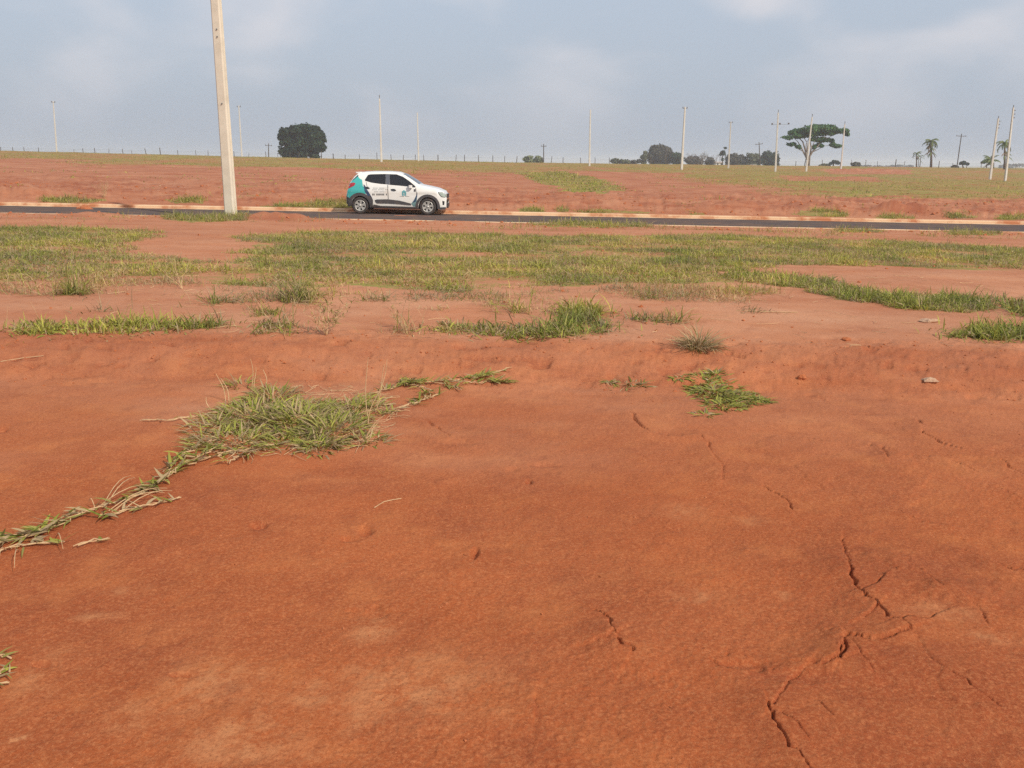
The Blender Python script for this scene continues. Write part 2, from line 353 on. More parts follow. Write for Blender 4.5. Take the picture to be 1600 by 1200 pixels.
CRACKS = [([(1316, 845), (1319, 866), (1327, 880)], .006, .03), ([(1318, 880), (1328, 888), (1330, 903), (1345, 925), (1352, 938), (1372, 950), (1385, 968), (1402, 976), (1422, 988)], .011, .05),
 ([(1422, 988), (1398, 999), (1360, 1002), (1322, 996), (1319, 1012), (1312, 1034)], .007, .035), ([(1319, 1008), (1310, 1036)], .010, .045),
 ([(928, 956), (948, 966), (956, 985), (961, 995)], .008, .035), ([(964, 1000), (972, 1012), (988, 1022)], .011, .04),
 ([(1199, 1106), (1208, 1132), (1222, 1156), (1236, 1176), (1250, 1186)], .008, .05), ([(1108, 1034), (1130, 1044), (1156, 1049)], .006, .02),
 ([(1192, 760), (1212, 772), (1228, 784), (1236, 798)], .009, .035), ([(1430, 657), (1440, 664)], .014, .03), ([(1441, 676), (1455, 685), (1470, 694), (1500, 702)], .013, .04),
 ([(1488, 722), (1508, 728), (1534, 742)], .010, .03), ([(985, 645), (996, 655), (1000, 667), (1014, 676)], .016, .04), ([(994, 710), (1008, 716)], .014, .03), ([(1095, 683), (1106, 693), (1112, 708)], .009, .03),
 ([(1558, 882), (1575, 890), (1604, 896)], .010, .04), ([(664, 658), (684, 670), (702, 682)], .014, .03), ([(1345, 695), (1378, 702), (1386, 716)], .008, .025), ([(1558, 763), (1578, 772), (1604, 784)], .008, .025),
 ([(1565, 720), (1578, 732), (1604, 744)], .009, .03), ([(1280, 622), (1300, 632)], .010, .02), ([(1262, 686), (1290, 692)], .008, .02), ([(1345, 925), (1366, 918), (1380, 905)], .004, .02), ([(1372, 950), (1362, 962), (1350, 968)], .003, .015), ([(1402, 976), (1425, 968), (1446, 972), (1470, 960)], .003, .015), ([(1450, 1030), (1480, 1052), (1520, 1075), (1560, 1110)], .005, .02), ([(1312, 1034), (1290, 1042), (1270, 1041)], .004, .02), ([(1255, 1048), (1235, 1062), (1222, 1082), (1208, 1104)], .004, .015), ([(1500, 930), (1530, 955), (1548, 985)], .004, .015), ([(1420, 885), (1450, 902), (1470, 925)], .004, .012), ([(1380, 700), (1410, 712), (1450, 716)], .004, .015), ([(1112, 708), (1130, 730), (1128, 750)], .003, .012), ([(1020, 678), (1050, 684), (1080, 682)], .003, .012), ([(1300, 640), (1330, 650), (1370, 650)], .004, .012), ([(1400, 800), (1440, 818), (1470, 822)], .003, .012), ([(1500, 860), (1530, 870), (1556, 882)], .004, .015), ([(960, 995), (948, 1004), (930, 1006)], .003, .012), ([(1250, 1186), (1262, 1205), (1264, 1225)], .008, .03), ([(1220, 1120), (1245, 1135), (1262, 1160)], .004, .012), ([(835, 1095), (838, 1108)], .006, .015), ([(1276, 1098), (1300, 1120)], .004, .012), ([(1325, 1000), (1350, 1030), (1365, 1055)], .006, .014)]
crack_shade = np.zeros_like(xn)
for pts, w, dep in CRACKS:
    W2 = [gnd(*p) for p in pts]; P = [(W2[0].x, W2[0].y)]
    for a, b_ in zip(W2[:-1], W2[1:]):
        for s in range(1, 4): P.append((a.x+(b_.x-a.x)*s/3, a.y+(b_.y-a.y)*s/3))
    P = np.array(P); P[1:-1] += RNG.normal(0, w*.7, P[1:-1].shape)
    m = (xn > P[:, 0].min()-.3) & (xn < P[:, 0].max()+.3) & (yn > P[:, 1].min()-.3) & (yn < P[:, 1].max()+.3)
    qx, qy = xn[m], yn[m]; best = np.full(qx.shape, 9.); sgn = np.zeros_like(qx); tt = np.zeros_like(qx); n_ = len(P)-1
    for i in range(n_):
        ax, ay = P[i]; bx, by = P[i+1]; dx, dy = bx-ax, by-ay; L2 = dx*dx+dy*dy+1e-9
        t = np.clip(((qx-ax)*dx+(qy-ay)*dy)/L2, 0, 1); d = np.hypot(qx-ax-t*dx, qy-ay-t*dy)
        c_ = np.sign((qx-ax)*dy-(qy-ay)*dx); u_ = d < best
        best = np.where(u_, d, best); sgn = np.where(u_, c_, sgn); tt = np.where(u_, (i+t)/n_, tt)
    wv = .75*w*(.55+.6*np.abs(vn(qx*25, qy*25, 77)))*np.sqrt(np.clip(np.sin(np.pi*np.clip(tt, .04, .96)), 0, 1))
    wv = np.maximum(wv, .0035); dd = dep*(.6+.4*vn(qx*12, qy*12, 78))
    add = -dd*np.exp(-(best/wv)**4)+.007*np.exp(-(best/.09)**2)*(sgn > 0)+.003*np.exp(-(best/.12)**2)
    z2 = np.zeros_like(xn); z2[m] = add; zz += z2
    d2 = np.zeros_like(xn); d2[m] = np.exp(-(best/(wv*1.6))**2); crack_shade = np.maximum(crack_shade, d2)  # shade inside the crack, painted as a darker soil colour
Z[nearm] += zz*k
shade_dark_soil = np.zeros_like(X); shade_dark_soil[nearm] = crack_shade*k*.6
for (px, py, rx, ry, a_) in [(430, 343, 1.1, .5, 1.), (405, 822, .045, .035, 1.), (572, 833, .035, .05, 1.), (545, 843, .035, .02, .7), (742, 864, .012, .05, .9), (826, 754, .02, .025, 1.), (65, 1040, .04, .015, 1.), (850, 727, .07, .02, .6), (285, 1057, .05, .012, .7), (1, 672, .04, .04, 1.), (1235, 1060, .16, .03, .5), (1155, 1042, .08, .025, .6), (1080, 1115, .02, .02, .5), (1392, 325, .8, .6, .9), (1432, 325, .7, .6, .8), (490, 340, .9, .3, .6), (1385, 555, .5, .2, .3)]:  # shade painted into the dents; darker red soil on the mounds
    g = gnd(px, py); shade_dark_soil = np.maximum(shade_dark_soil, a_*np.exp(-((X-g.x)/rx)**2-((Y-g.y)/ry)**2))
shade_dark_soil += .6*ss(6.3, 6.7, Y)*(1-ss(7.3, 7.6, Y))*ss(.30, .5, fbm(X*5, Y*9, 4, 83))  # shade painted into the small pits of the low bank face
shade_dark_soil += .3*ss(6.2, 6.6, Y)*(1-ss(7.1, 7.6, Y))*ss(.0, .35, fbm(X*1.8, Y*3.5, 5, 91, .6))  # broader darker patches on the low bank face
shade_dark_soil += .95*ss(.12, .32, fbm(X*.9, Y*1.3, 6, 97, .75))*ss(34.5, 35.5, Y)*(1-ss(39, 60, Y))  # scattered darker patches on the bank behind the road
shade_dark_soil += .5*ss(-.1, .4, fbm(X*.6, Y*.6, 4, 95))*ss(0, 1.6, X)*(1-ss(5.5, 6.5, Y))+.25*ss(.3, 1.3, X)*(1-ss(2.6, 3.4, Y))  # darker brown soil zones in the right foreground
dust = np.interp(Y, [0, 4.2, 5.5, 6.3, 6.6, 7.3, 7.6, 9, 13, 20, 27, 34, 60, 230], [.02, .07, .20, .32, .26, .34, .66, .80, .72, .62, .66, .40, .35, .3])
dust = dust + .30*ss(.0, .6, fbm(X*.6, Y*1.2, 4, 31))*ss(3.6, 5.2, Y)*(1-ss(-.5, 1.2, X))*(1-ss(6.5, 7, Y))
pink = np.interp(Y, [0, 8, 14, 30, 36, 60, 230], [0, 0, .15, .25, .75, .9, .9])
pale = np.zeros_like(X)
for (px, py, rx, ry, an) in [(650, 1075, .42, .13, .5), (310, 1075, .2, .09, .5), (350, 1062, .16, .05, .5), (585, 985, .13, .07, -.2), (485, 1090, .11, .05, .3), (200, 1120, .14, .05, .8), (370, 1150, .3, .1, 0), (1100, 937, .18, .035, 0), (60, 1060, .12, .09, 0), (1470, 960, .22, .05, -.3), (1180, 812, .12, .03, 0), (1540, 1000, .15, .04, -.4), (1220, 930, .06, .03, 0), (190, 925, .12, .02, 0), (150, 965, .12, .02, .2), (1060, 800, .2, .05, 0)]:
    g = gnd(px, py); c_, s_ = math.cos(an), math.sin(an); dx = X-g.x; dy = Y-g.y
    a_ = (dx*c_+dy*s_)/(rx*.62); b_ = (-dx*s_+dy*c_)/(ry*1.7)
    q = a_*a_+b_*b_; m = q < 9
    e = np.zeros_like(X); e[m] = np.exp(-q[m]**1.3*(1+1.5*fbm(X[m]*7, Y[m]*7, 5, 33, .65))); pale = np.maximum(pale, e*.8)
grass = np.zeros_like(X)
wx = X+.55*fbm(X*.7, Y*.7, 3, 21)*ss(5, 12, Y); wy = Y+.55*fbm(X*.7, Y*.7, 3, 22)*ss(5, 12, Y)
grass[inpoly(wx, wy, BW)] = .52; grass[inpoly(wx, wy, SW)] = .52
for P in VW.values(): grass[inpoly(X+.2*fbm(X*2, Y*2, 2, 25), Y, P)] = .6
for P in FARW.values(): grass[inpoly(X+.3*fbm(X*2, Y*2, 2, 26), Y, P)] = .62
fx_ = X+1.6*fbm(X*.25, Y*.15, 4, 27); fy_ = Y+5*fbm(X*.12, Y*.1, 4, 28)*ss(42, 70, Y)
inf = inpoly(fx_, fy_, FW); soft = np.zeros_like(X)
for ox, oy in ((2.5, 0), (-2.5, 0), (0, 5), (0, -4), (1, 2), (-1, -2), (4, -7), (-4, 7)): soft += inpoly(fx_+ox, fy_+oy*np.clip(Y/90, .4, 1.3), FW)/8.
soft *= (Y > 42); grass = np.maximum(grass, soft*(.60+.22*fbm(X*.16, Y*.07, 4, 29, .6)))
grass = np.where((Y > 262), .75, grass)
LOBE = poly_world([(815, 270), (880, 268), (930, 278), (972, 293), (950, 301), (890, 299), (850, 286)])
grass = np.maximum(grass, .66*inpoly(X+1.2*fbm(X*.5, Y*.3, 3, 27), Y+3*fbm(X*.4, Y*.2, 3, 28), LOBE))
for P in REDS: grass[inpoly(X+1*fbm(X*.5, Y*.5, 2, 25), Y+1.5*fbm(X*.4, Y*.4, 2, 26), P)] = .05
sp = ss(.28, .55, fbm(X*.55, Y*.35, 4, 35))*((Y > 36) & (Y < 230))*(~inf)
grass = np.maximum(grass, sp*.42)
NR, NC = len(Yr), len(U)
idx = np.arange(NR*NC).reshape(NR, NC)
faces = np.stack([idx[:-1, :-1], idx[:-1, 1:], idx[1:, 1:], idx[1:, :-1]], -1).reshape(-1, 4)
ground = mesh_np('ground', np.stack([X, Y, Z], 1), faces, np.full(len(faces), 4), M_SOIL, attrs={'dust': np.clip(dust, 0, 1), 'pink': pink, 'pale': pale, 'shade_dark_soil': np.clip(shade_dark_soil, 0, 1), 'grass': grass})
ground['kind'] = 'structure'
# ------------------------------------------------------------------ road and kerbs
m = MB(); nx = 120
for j in range(nx+1):
    x = -250+500*j/nx
    for yy, dz in ((28.0, 0), (29.5, .02), (30.8, .03), (32.1, .02), (33.4, 0)): m.v.append((x, yy, -.25-.0125*x+dz))
m.f = [(5*j+i, 5*j+5+i, 5*j+6+i, 5*j+1+i) for j in range(nx) for i in range(4)]
road = m.build('road', M_ASPH, smooth=True); road['kind'] = 'structure'
def kerb(y0, y1, gutter, top):
    m = MB(); n = 250
    prof = [(y0, -.42), (y0, top-.01), (y0+.015, top), (y1-.03, top), (y1, top-.03), (y1, -.42)] if gutter > 0 else [(y0, -.42), (y0, top-.03), (y0+.03, top), (y1-.015, top), (y1, top-.01), (y1, -.42)]
    for j in range(n+1):
        x = -250+500*j/n; w = .008*math.sin(j*1.7)+.006*math.sin(j*.37)
        for (yy, zz) in prof: m.v.append((x, yy+w*.5, zz-.0125*x+w*.4))
    m.f = [(6*j+i, 6*j+6+i, 6*j+7+i, 6*j+1+i) for j in range(n) for i in range(5)]
    o = m.build('kerb', M_KERB); o['kind'] = 'structure'; return o
kerb(27.78, 28.0, 1, -.155); kerb(33.4, 33.62, -1, -.13)
m = MB()
for j in range(101):
    x = -250+5*j; w = .05*math.sin(j*2.1)
    m.v += [(x, 33.10+w, -.238-.0125*x), (x, 33.42, -.225-.0125*x)]
m.f = [(2*j, 2*j+2, 2*j+3, 2*j+1) for j in range(100)]
g_ = m.build('gutter', M_KERB); g_['kind'] = 'structure'
# ------------------------------------------------------------------ grass blades
def blades(base, az, length, width, elev, droop, tint, segs=3):
    n = len(base); ts = np.linspace(0, 1, segs+1); V = np.zeros((n, 2*segs+1, 3), np.float32)
    p = base.copy(); e = elev.copy(); h = np.stack([np.cos(az), np.sin(az)], 1); wd = np.stack([-np.sin(az), np.cos(az), RNG.normal(0, .35, n)], 1)
    st = length/segs
    for i in range(segs+1):
        t = ts[i]; w = width*.5*np.clip(.55+1.6*t, 0, 1)*(1-t**2.2)
        if i < segs:
            V[:, 2*i] = p-wd*w[:, None]; V[:, 2*i+1] = p+wd*w[:, None]
            p = p+np.stack([h[:, 0]*np.cos(e)*st, h[:, 1]*np.cos(e)*st, np.sin(e)*st], 1); e = e-droop/segs
        else: V[:, 2*segs] = p
    nv = 2*segs+1; o = (np.arange(n)*nv)[:, None]
    q = np.concatenate([np.concatenate([o+2*i, o+2*i+1, o+2*i+3, o+2*i+2], 1) for i in range(segs-1)]+[np.concatenate([o+2*segs-2, o+2*segs-1, o+2*segs], 1)], 1)
    lt = np.tile([4]*(segs-1)+[3], n)
    return V.reshape(-1, 3), q, lt, np.repeat(tint, nv, 0)
def greens(n, straw=.3, bright=1., var=.25, x=None, y=None):
    g = RNG.random(n)[:, None]
    c = (np.array([[.150, .180, .028]])*(1-g)+np.array([[.43, .415, .085]])*g)*bright
    s = np.array([[.50, .37, .20]])*(.6+.5*RNG.random(n)[:, None])
    isst = RNG.random(n) < straw
    c[isst] = s[isst]; mixm = (~isst) & (RNG.random(n) < .35); c[mixm] = c[mixm]*.55+.45*np.array([.36, .30, .12])
    return c*(1+var*(RNG.random(n)[:, None]-.5))
def sample_poly(P, n, edge=0.):
    out_ = []; lo = P.min(0); hi = P.max(0); tot = 0
    while tot < n:
        q = RNG.random((n*2, 2))*(hi-lo)+lo
        wxx = q[:, 0]+edge*fbm(q[:, 0]*1.2/max(edge, .2), q[:, 1]*1.2/max(edge, .2), 3, 21); wyy = q[:, 1]+edge*.8*fbm(q[:, 0]*1.2/max(edge, .2), q[:, 1]*1.2/max(edge, .2), 3, 22)
        q = q[inpoly(wxx, wyy, P)]
        if len(q) == 0: continue
        out_.append(q); tot += len(q)
    return np.concatenate(out_)[:n]
def area(P): x, y = P[:, 0], P[:, 1]; return .5*abs(np.dot(x, np.roll(y, 1))-np.dot(y, np.roll(x, 1)))
def turf(name, q, h, w, straw, bright=1., segs=2, flat=.5, mass=True, parent=None, z=None):
    n = len(q); zz = terr(q[:, 0], q[:, 1])-.006 if z is None else z
    base = np.stack([q[:, 0], q[:, 1], zz], 1); L_ = h*(.45+.9*RNG.random(n)); cl_ = fbm(q[:, 0]*2.3, q[:, 1]*2.3, 3, 66)
    L_ *= np.clip(1+.8*cl_, .4, 1.7)
    el_ = np.where(RNG.random(n) < flat, RNG.uniform(.15, .8, n), RNG.uniform(.8, 1.5, n))
    tint = greens(n, np.clip(straw-.45*cl_, .03, .95), bright) if np.isscalar(straw) else greens(n, straw, bright)
    L_ *= RNG.choice([.6, 1., 1., 1.5], n); tn = fbm(q[:, 0]*1.1, q[:, 1]*1.1, 4, 67, .6)[:, None]; tint = tint*(1+.45*tn)*(1+np.array([[.18, .02, -.2]])*tn)
    V, f, lt, tt = blades(base, RNG.random(n)*6.283, L_, w*(.6+.8*RNG.random(n)), el_, RNG.uniform(.3, 1.5, n), tint, segs)
    # f is a flat per-blade index list
    return mesh_np(name, V, f, lt, M_GRASS, parent, smooth=False, attrs={'tint': tt})
_g = greens
def greens(n, straw=.3, bright=1., var=.25):
    if np.isscalar(straw): return _g(n, straw, bright, var)
    c = _g(n, 0., bright, var); s = np.array([[.50, .37, .20]])*(.6+.5*RNG.random(n)[:, None]); k = RNG.random(n) < straw; c[k] = s[k]; return c
def thin(q, thr, seed, sc=1.0):
    f = fbm(q[:, 0]*sc, q[:, 1]*sc, 4, seed); return q[f+RNG.normal(0, .12, len(q)) > thr]
q = thin(sample_poly(BW, 240000, .55), -.24, 40, .8)
tag(turf('grass', q, .09, .010, .42, 1.08, flat=.8), 'broad band of green and straw coloured grass crossing the red ground before the road', 'grass', kind='stuff')
q = thin(sample_poly(SW, 13000, .25), -.45, 41)
tag(turf('grass_strip', q, .10, .011, .28, 1.1, flat=.7), 'bright green strip of grass curving off the grass band toward the right edge', 'grass', kind='stuff')
# straw litter between the band and the bare dust
fr = poly_world([(-60, 436), (260, 436), (420, 455), (700, 462), (900, 452), (1130, 446), (1240, 458), (1200, 476), (980, 470), (950, 500), (700, 480), (400, 478), (-60, 455)])
q = thin(sample_poly(fr, 15000, .5), .12, 42, 1.3)
tag(turf('dry_grass', q, .11, .007, .75, .9, flat=.7), 'sparse straw coloured grass fringe below the green band', 'grass', kind='stuff')
vs_ = []
for k_, P in VW.items(): vs_.append(thin(sample_poly(P, int(area(P)*700), .35), -.15, 48, .9))
band2 = poly_world([(640, 346), (1680, 364), (1680, 376), (1300, 370), (1000, 362), (640, 360)]); vs_.append(thin(sample_poly(band2, 9000, .3), .18, 43, .7))
band3 = poly_world([(-60, 332), (560, 336), (560, 350), (-60, 345)]); vs_.append(thin(sample_poly(band3, 3000, .3), .25, 46, .9))
q = np.concatenate(vs_)
q = q[q[:, 1] < 27.7]
tag(turf('verge_grass', q, .16, .012, .38, 1.0, flat=.65), 'ragged grass patches on the red verge along the near edge of the road', 'grass', kind='stuff')
vs_ = [thin(sample_poly(P, int(area(P)*520), .35), -.12, 49, .8) for P in FARW.values()]
q = np.concatenate(vs_); q = q[q[:, 1] > 33.7]
tag(turf('kerb_grass', q, .17, .017, .28, .95, flat=.65), 'green grass patches growing behind the far kerb of the road', 'grass', kind='stuff')
q = sample_poly(FW, 170000, 2.0); Yq = q[:, 1]; q = q[(RNG.random(len(q)) < np.clip(75/Yq, 0, 1)) & (Yq < 250)]
bank_ = np.stack([RNG.uniform(-40, 40, 30000), RNG.uniform(36, 90, 30000)], 1); bank_ = bank_[fbm(bank_[:, 0]*.55, bank_[:, 1]*.35, 4, 35) > .33]
q = np.concatenate([thin(q, -.3, 47, .5), bank_, thin(sample_poly(LOBE, 9000, 1.5), -.15, 51, .5)])
tag(turf('field_grass', q, .15, .048, .26, 1.1, flat=.75), 'thin olive and straw grass over the rising field behind the road', 'grass', kind='stuff')
# ------------------------------------------------------------------ single grass clumps (things of their own)
def radial_clump(name, spots, label, cat='grass clump', n=300, h=.16, w=.011, straw=.2, bright=1., spread=.15, up=.6, group=None, segs=4, stems=0, stem_h=.3):
    """spots: list of (px, py, spread_x, spread_y, share)"""
    c0 = gnd(spots[0][0], spots[0][1]); P = []; AZ = []; EL = []
    tot = sum(s[4] for s in spots)
    for (px, py, sx, sy, sh) in spots:
        g = gnd(px, py); k = int(n*sh/tot); a = RNG.random(k)*6.283; r = np.sqrt(RNG.random(k))
        qx = g.x+np.cos(a)*r*sx; qy = g.y+np.sin(a)*r*sy
        P.append(np.stack([qx, qy], 1)); AZ.append(a+RNG.normal(0, .7, k)); EL.append(up*(1.35-.9*r)+RNG.normal(0, .15, k))
    P = np.concatenate(P); AZ = np.concatenate(AZ); EL = np.clip(np.concatenate(EL), .05, 1.5); k = len(P)
    base = np.stack([P[:, 0], P[:, 1], terr(P[:, 0], P[:, 1])-.006], 1)-np.array(c0)
    V, f, lt, tt = blades(base, AZ, h*(.5+.8*RNG.random(k)), w*(.6+.8*RNG.random(k)), EL, RNG.uniform(.2, 1.3, k), greens(k, straw, bright), segs)
    o = mesh_np(name, V, f, lt, M_GRASS, smooth=False, attrs={'tint': tt}); o.location = c0
    tag(o, label, cat, group)
    for i in range(stems):
        s = spots[RNG.integers(len(spots))]; g = gnd(s[0], s[1])-c0
        stem(o, g+Vector((RNG.normal(0, s[2]*.6), RNG.normal(0, s[3]*.6), 0)), RNG.uniform(.5, 1.)*stem_h, RNG.uniform(-.5, .5))
    return o
def stem(parent, p, h, lean, r=.0016, name='dry_stem'):
    m = MB(); a = RNG.random()*6.28; path = []; q = Vector(p); d = Vector((math.sin(lean), .3*math.sin(a), math.cos(lean)))
    for i in range(6):
        path.append(q.copy()); q = q+d*h/5; d = (d+Vector((.12*math.sin(lean)+RNG.normal(0, .05), RNG.normal(0, .06), -.05))).normalized()
    m.tube(path, [r*(1.25-.16*i) for i in range(6)], 5)
    return m.build(name, M_STRAW, parent)
# the large clump in the left foreground
big = radial_clump('grass_clump', [(465, 655, .27, .42, 6), (395, 650, .25, .32, 4), (515, 672, .20, .34, 4), (370, 690, .26, .26, 2.4), (550, 640, .25, .22, 1.6), (425, 620, .15, .2, 1.4), (575, 690, .12, .10, .5), (335, 668, .16, .2, .8), (500, 700, .10, .14, .9), (375, 603, .10, .08, .35), (460, 690, .3, .2, 1.0)],
 'largest green grass clump, spreading with pale dry stems over red soil in left foreground', n=3900, h=.13, w=.0095, straw=.42, bright=1.12, up=.72)
c0 = big.location
for (px, py, tx, ty) in [(395, 612, 390, 562), (400, 612, 396, 575), (352, 628, 338, 585), (358, 628, 345, 592), (415, 605, 412, 578), (575, 655, 572, 560), (590, 625, 605, 562), (585, 645, 603, 570), (568, 690, 600, 650), (565, 688, 592, 660), (572, 695, 598, 702), (560, 692, 590, 678), (330, 640, 318, 622), (575, 665, 590, 612)]:
    g = gnd(px, py)-c0; top = at(tx, ty, gnd(px, py).y)-c0; m = MB(); path = [g.lerp(top, t)+Vector((.012*math.sin(t*4+px), .02*t, .01*math.sin(t*3))) for t in (0, .2, .4, .6, .8, 1)]
    m.tube(path, [.0034, .0032, .0029, .0025, .002, .0014], 5); m.build('dry_stem', M_STRAW, big)
def litter_mesh(name, P, n, L=(.06, .2), r=.0015, parent=None, origin=Vector((0, 0, 0)), edge=.1, az=None):
    q = sample_poly(P, n, edge); m = MB()
    for (x, y) in q:
        a = RNG.random()*6.28 if az is None else az+RNG.normal(0, .35); l_ = RNG.uniform(*L); z0 = float(terr(x, y))
        pts = []
        for t in (-.5, -.15, .2, .5):
            xx = x+math.cos(a)*l_*t; yy = y+math.sin(a)*l_*t; pts.append(Vector((xx, yy, float(terr(xx, yy))+.006+.012*RNG.random()))-origin)
            a += RNG.normal(0, .15)
        m.tube(pts, r*RNG.uniform(.6, 1.2), 3, cap=False)
    return m.build(name, M_STRAW, parent)
PB = poly_world([(300, 650), (420, 600), (600, 610), (640, 640), (560, 700), (440, 720), (300, 720)])
litter_mesh('straw_litter', PB, 420, parent=big, origin=c0)
# creeping runners: a knotty dry stem on the soil with fans of broad leaves at the nodes
def runner(name, paths, label, leaf=(.06, .12), lw=.011, per=5, straw=.18, group=None, dense=1.):
    c0 = gnd(*paths[0][0]); B = []; AZ = []; stems_ = []
    for pp in paths:
        W_ = [gnd(*p) for p in pp]; pts = []
        for a, b_ in zip(W_[:-1], W_[1:]):
            n = max(2, int((b_-a).length/.035/1)); pts += [a.lerp(b_, i/n) for i in range(n)]
        pts.append(W_[-1]); pts = [p+Vector((RNG.normal(0, .008), RNG.normal(0, .008), .008+.008*RNG.random())) for p in pts]
        for strand in range(2):
            off = [Vector((RNG.normal(0, .012), RNG.normal(0, .012), .002+.006*RNG.random())) for _ in pts]
            m = MB(); m.tube([p+o_-c0 for p, o_ in zip(pts, off)], .0032 if strand == 0 else .002, 5); stems_.append(m)
        for i, p in enumerate(pts[:-1]):
            d = (pts[i+1]-p); a0 = math.atan2(d.y, d.x); c_ = vn(np.array([i*.31]), np.array([p.x*2]), 3)[0]
            kk = int(per*dense*(1+c_*1.2)*RNG.random()*1.6)
            for _ in range(kk):
                B.append((p.x+RNG.normal(0, .012), p.y+RNG.normal(0, .012), p.z+.004)); AZ.append(a0+RNG.choice([-1, 1])*RNG.uniform(.1, 1.1)+(math.pi if RNG.random() < .25 else 0))
    B = np.array(B)-np.array(c0); AZ = np.array(AZ); k = len(B)
    V, f, lt, tt = blades(B, AZ, RNG.uniform(*leaf, k), lw*(.6+.8*RNG.random(k)), RNG.uniform(.05, .7, k), RNG.uniform(.0, .9, k), greens(k, straw, 1.05), 4)
    o = mesh_np(name, V, f, lt, M_GRASS, smooth=False, attrs={'tint': tt}); o.location = c0; tag(o, label, 'grass runner', group)
    for m in stems_: m.build('runner_stem', M_STRAW, o)
    return o
lr = runner('grass_runner', [[(345, 700), (300, 722), (262, 748), (225, 775), (150, 802), (80, 828), (-20, 862)], [(285, 782), (230, 795), (150, 812)], [(390, 712), (350, 730)], [(420, 700), (345, 712), (290, 732)], [(340, 690), (290, 712), (262, 740)], [(150, 800), (120, 805), (60, 840), (-10, 845)], [(100, 852), (40, 856), (-20, 872)]],
 'long creeping grass runner with bundled dry stems reaching the left edge of the foreground', leaf=(.05, .12), lw=.014, per=5, straw=.42)
c0 = lr.location
for (px, py, tx, ty) in [(160, 795, 205, 738), (165, 795, 212, 742), (150, 798, 240, 752), (170, 800, 262, 758), (175, 802, 258, 765), (180, 800, 240, 770), (150, 800, 140, 780), (185, 805, 270, 762), (10, 862, 0, 875), (30, 862, 24, 884), (90, 838, 100, 855)]:
    g = gnd(px, py)-c0; e = gnd(tx, ty+14)-c0; m = MB()
    path = [g.lerp(e, t)+Vector((0, 0, .004+.05*math.sin(t*2.6))) for t in (0, .2, .4, .6, .8, 1)]
    m.tube(path, [.0022, .002, .0019, .0016, .0013, .0009], 5); m.build('dry_stem', M_STRAW, lr)
runner('grass_runner', [[(560, 628), (600, 612), (640, 602), (700, 598), (745, 592), (800, 578)], [(600, 650), (650, 632), (690, 618)], [(630, 600), (670, 612), (660, 628)], [(570, 640), (620, 635)], [(640, 596), (700, 604), (720, 612)], [(720, 600), (770, 600), (800, 600)]],
 'thin green grass runner trailing right from the largest clump toward the bank', leaf=(.06, .12), lw=.011, per=8, straw=.2)
runner('grass_sprig', [[(120, 856), (150, 852), (176, 850)]], 'single leafy sprig lying on bare red soil below the long runner', leaf=(.05, .09), lw=.014, per=3, straw=0)
runner('grass_sprig', [[(-30, 1050), (-5, 1035), (12, 1030)], [(-30, 1075), (0, 1060), (14, 1055)], [(-30, 1072), (2, 1072)]], 'green grass sprig entering the picture at the lower left edge', leaf=(.04, .07), lw=.009, per=5, straw=.1)
runner('grass_sprig', [[(225, 660), (262, 660), (300, 655), (340, 648)]], 'small flat sprig creeping left out of the largest clump', leaf=(.05, .08), lw=.009, per=3, straw=.3)
def straw_bit(pts, label, r=.002):
    W_ = [gnd(*p) for p in pts]; c0 = W_[0]; m = MB(); m.tube([w-c0+Vector((0, 0, .006)) for w in W_], r, 5)
    o = m.build('straw_stalk', M_STRAW); o.location = c0; return tag(o, label, 'straw')
straw_bit([(585, 795), (600, 786), (614, 783), (627, 781)], 'short dry straw stalk lying alone on bare red soil below the largest clump')
straw_bit([(1150, 486), (1190, 488), (1246, 489)], 'long pale straw stalk lying flat on the dusty pink ground at centre right', .004)
straw_bit([(1, 566), (40, 560), (68, 557)], 'thin dry straw lying on the slope at the left edge', .0025)
# the second foreground clump and other single plants
radial_clump('grass_clump', [(1122, 614, .20, .36, 6), (1105, 608, .14, .25, 2), (1155, 624, .18, .20, 2.4), (1130, 634, .14, .14, 1.2), (1118, 585, .05, .05, .6), (1190, 626, .08, .03, .4), (1100, 648, .06, .03, .3), (1060, 592, .06, .02, .3)],
 'round low clump of broad olive leaves on bare soil right of centre', n=2500, h=.09, w=.0125, straw=.16, bright=1.0, up=.45)
radial_clump('grass_tuft', [(975, 600, .16, .06, 3), (950, 596, .06, .03, 1), (1000, 604, .05, .03, 1), (965, 612, .08, .02, .6)], 'small sparse half dry tuft left of the round low clump', n=230, h=.10, w=.009, straw=.45, bright=.8, up=.35)
radial_clump('dry_weed', [(1092, 543, .09, .06, 4), (1085, 548, .05, .04, 1)], 'brown dry spiky weed standing on the edge of the low bank', 'weed', n=300, h=.25, w=.008, straw=.8, bright=.6, up=.8, stems=7, stem_h=.30)
GR = 'loose grass clumps on the dusty ground'
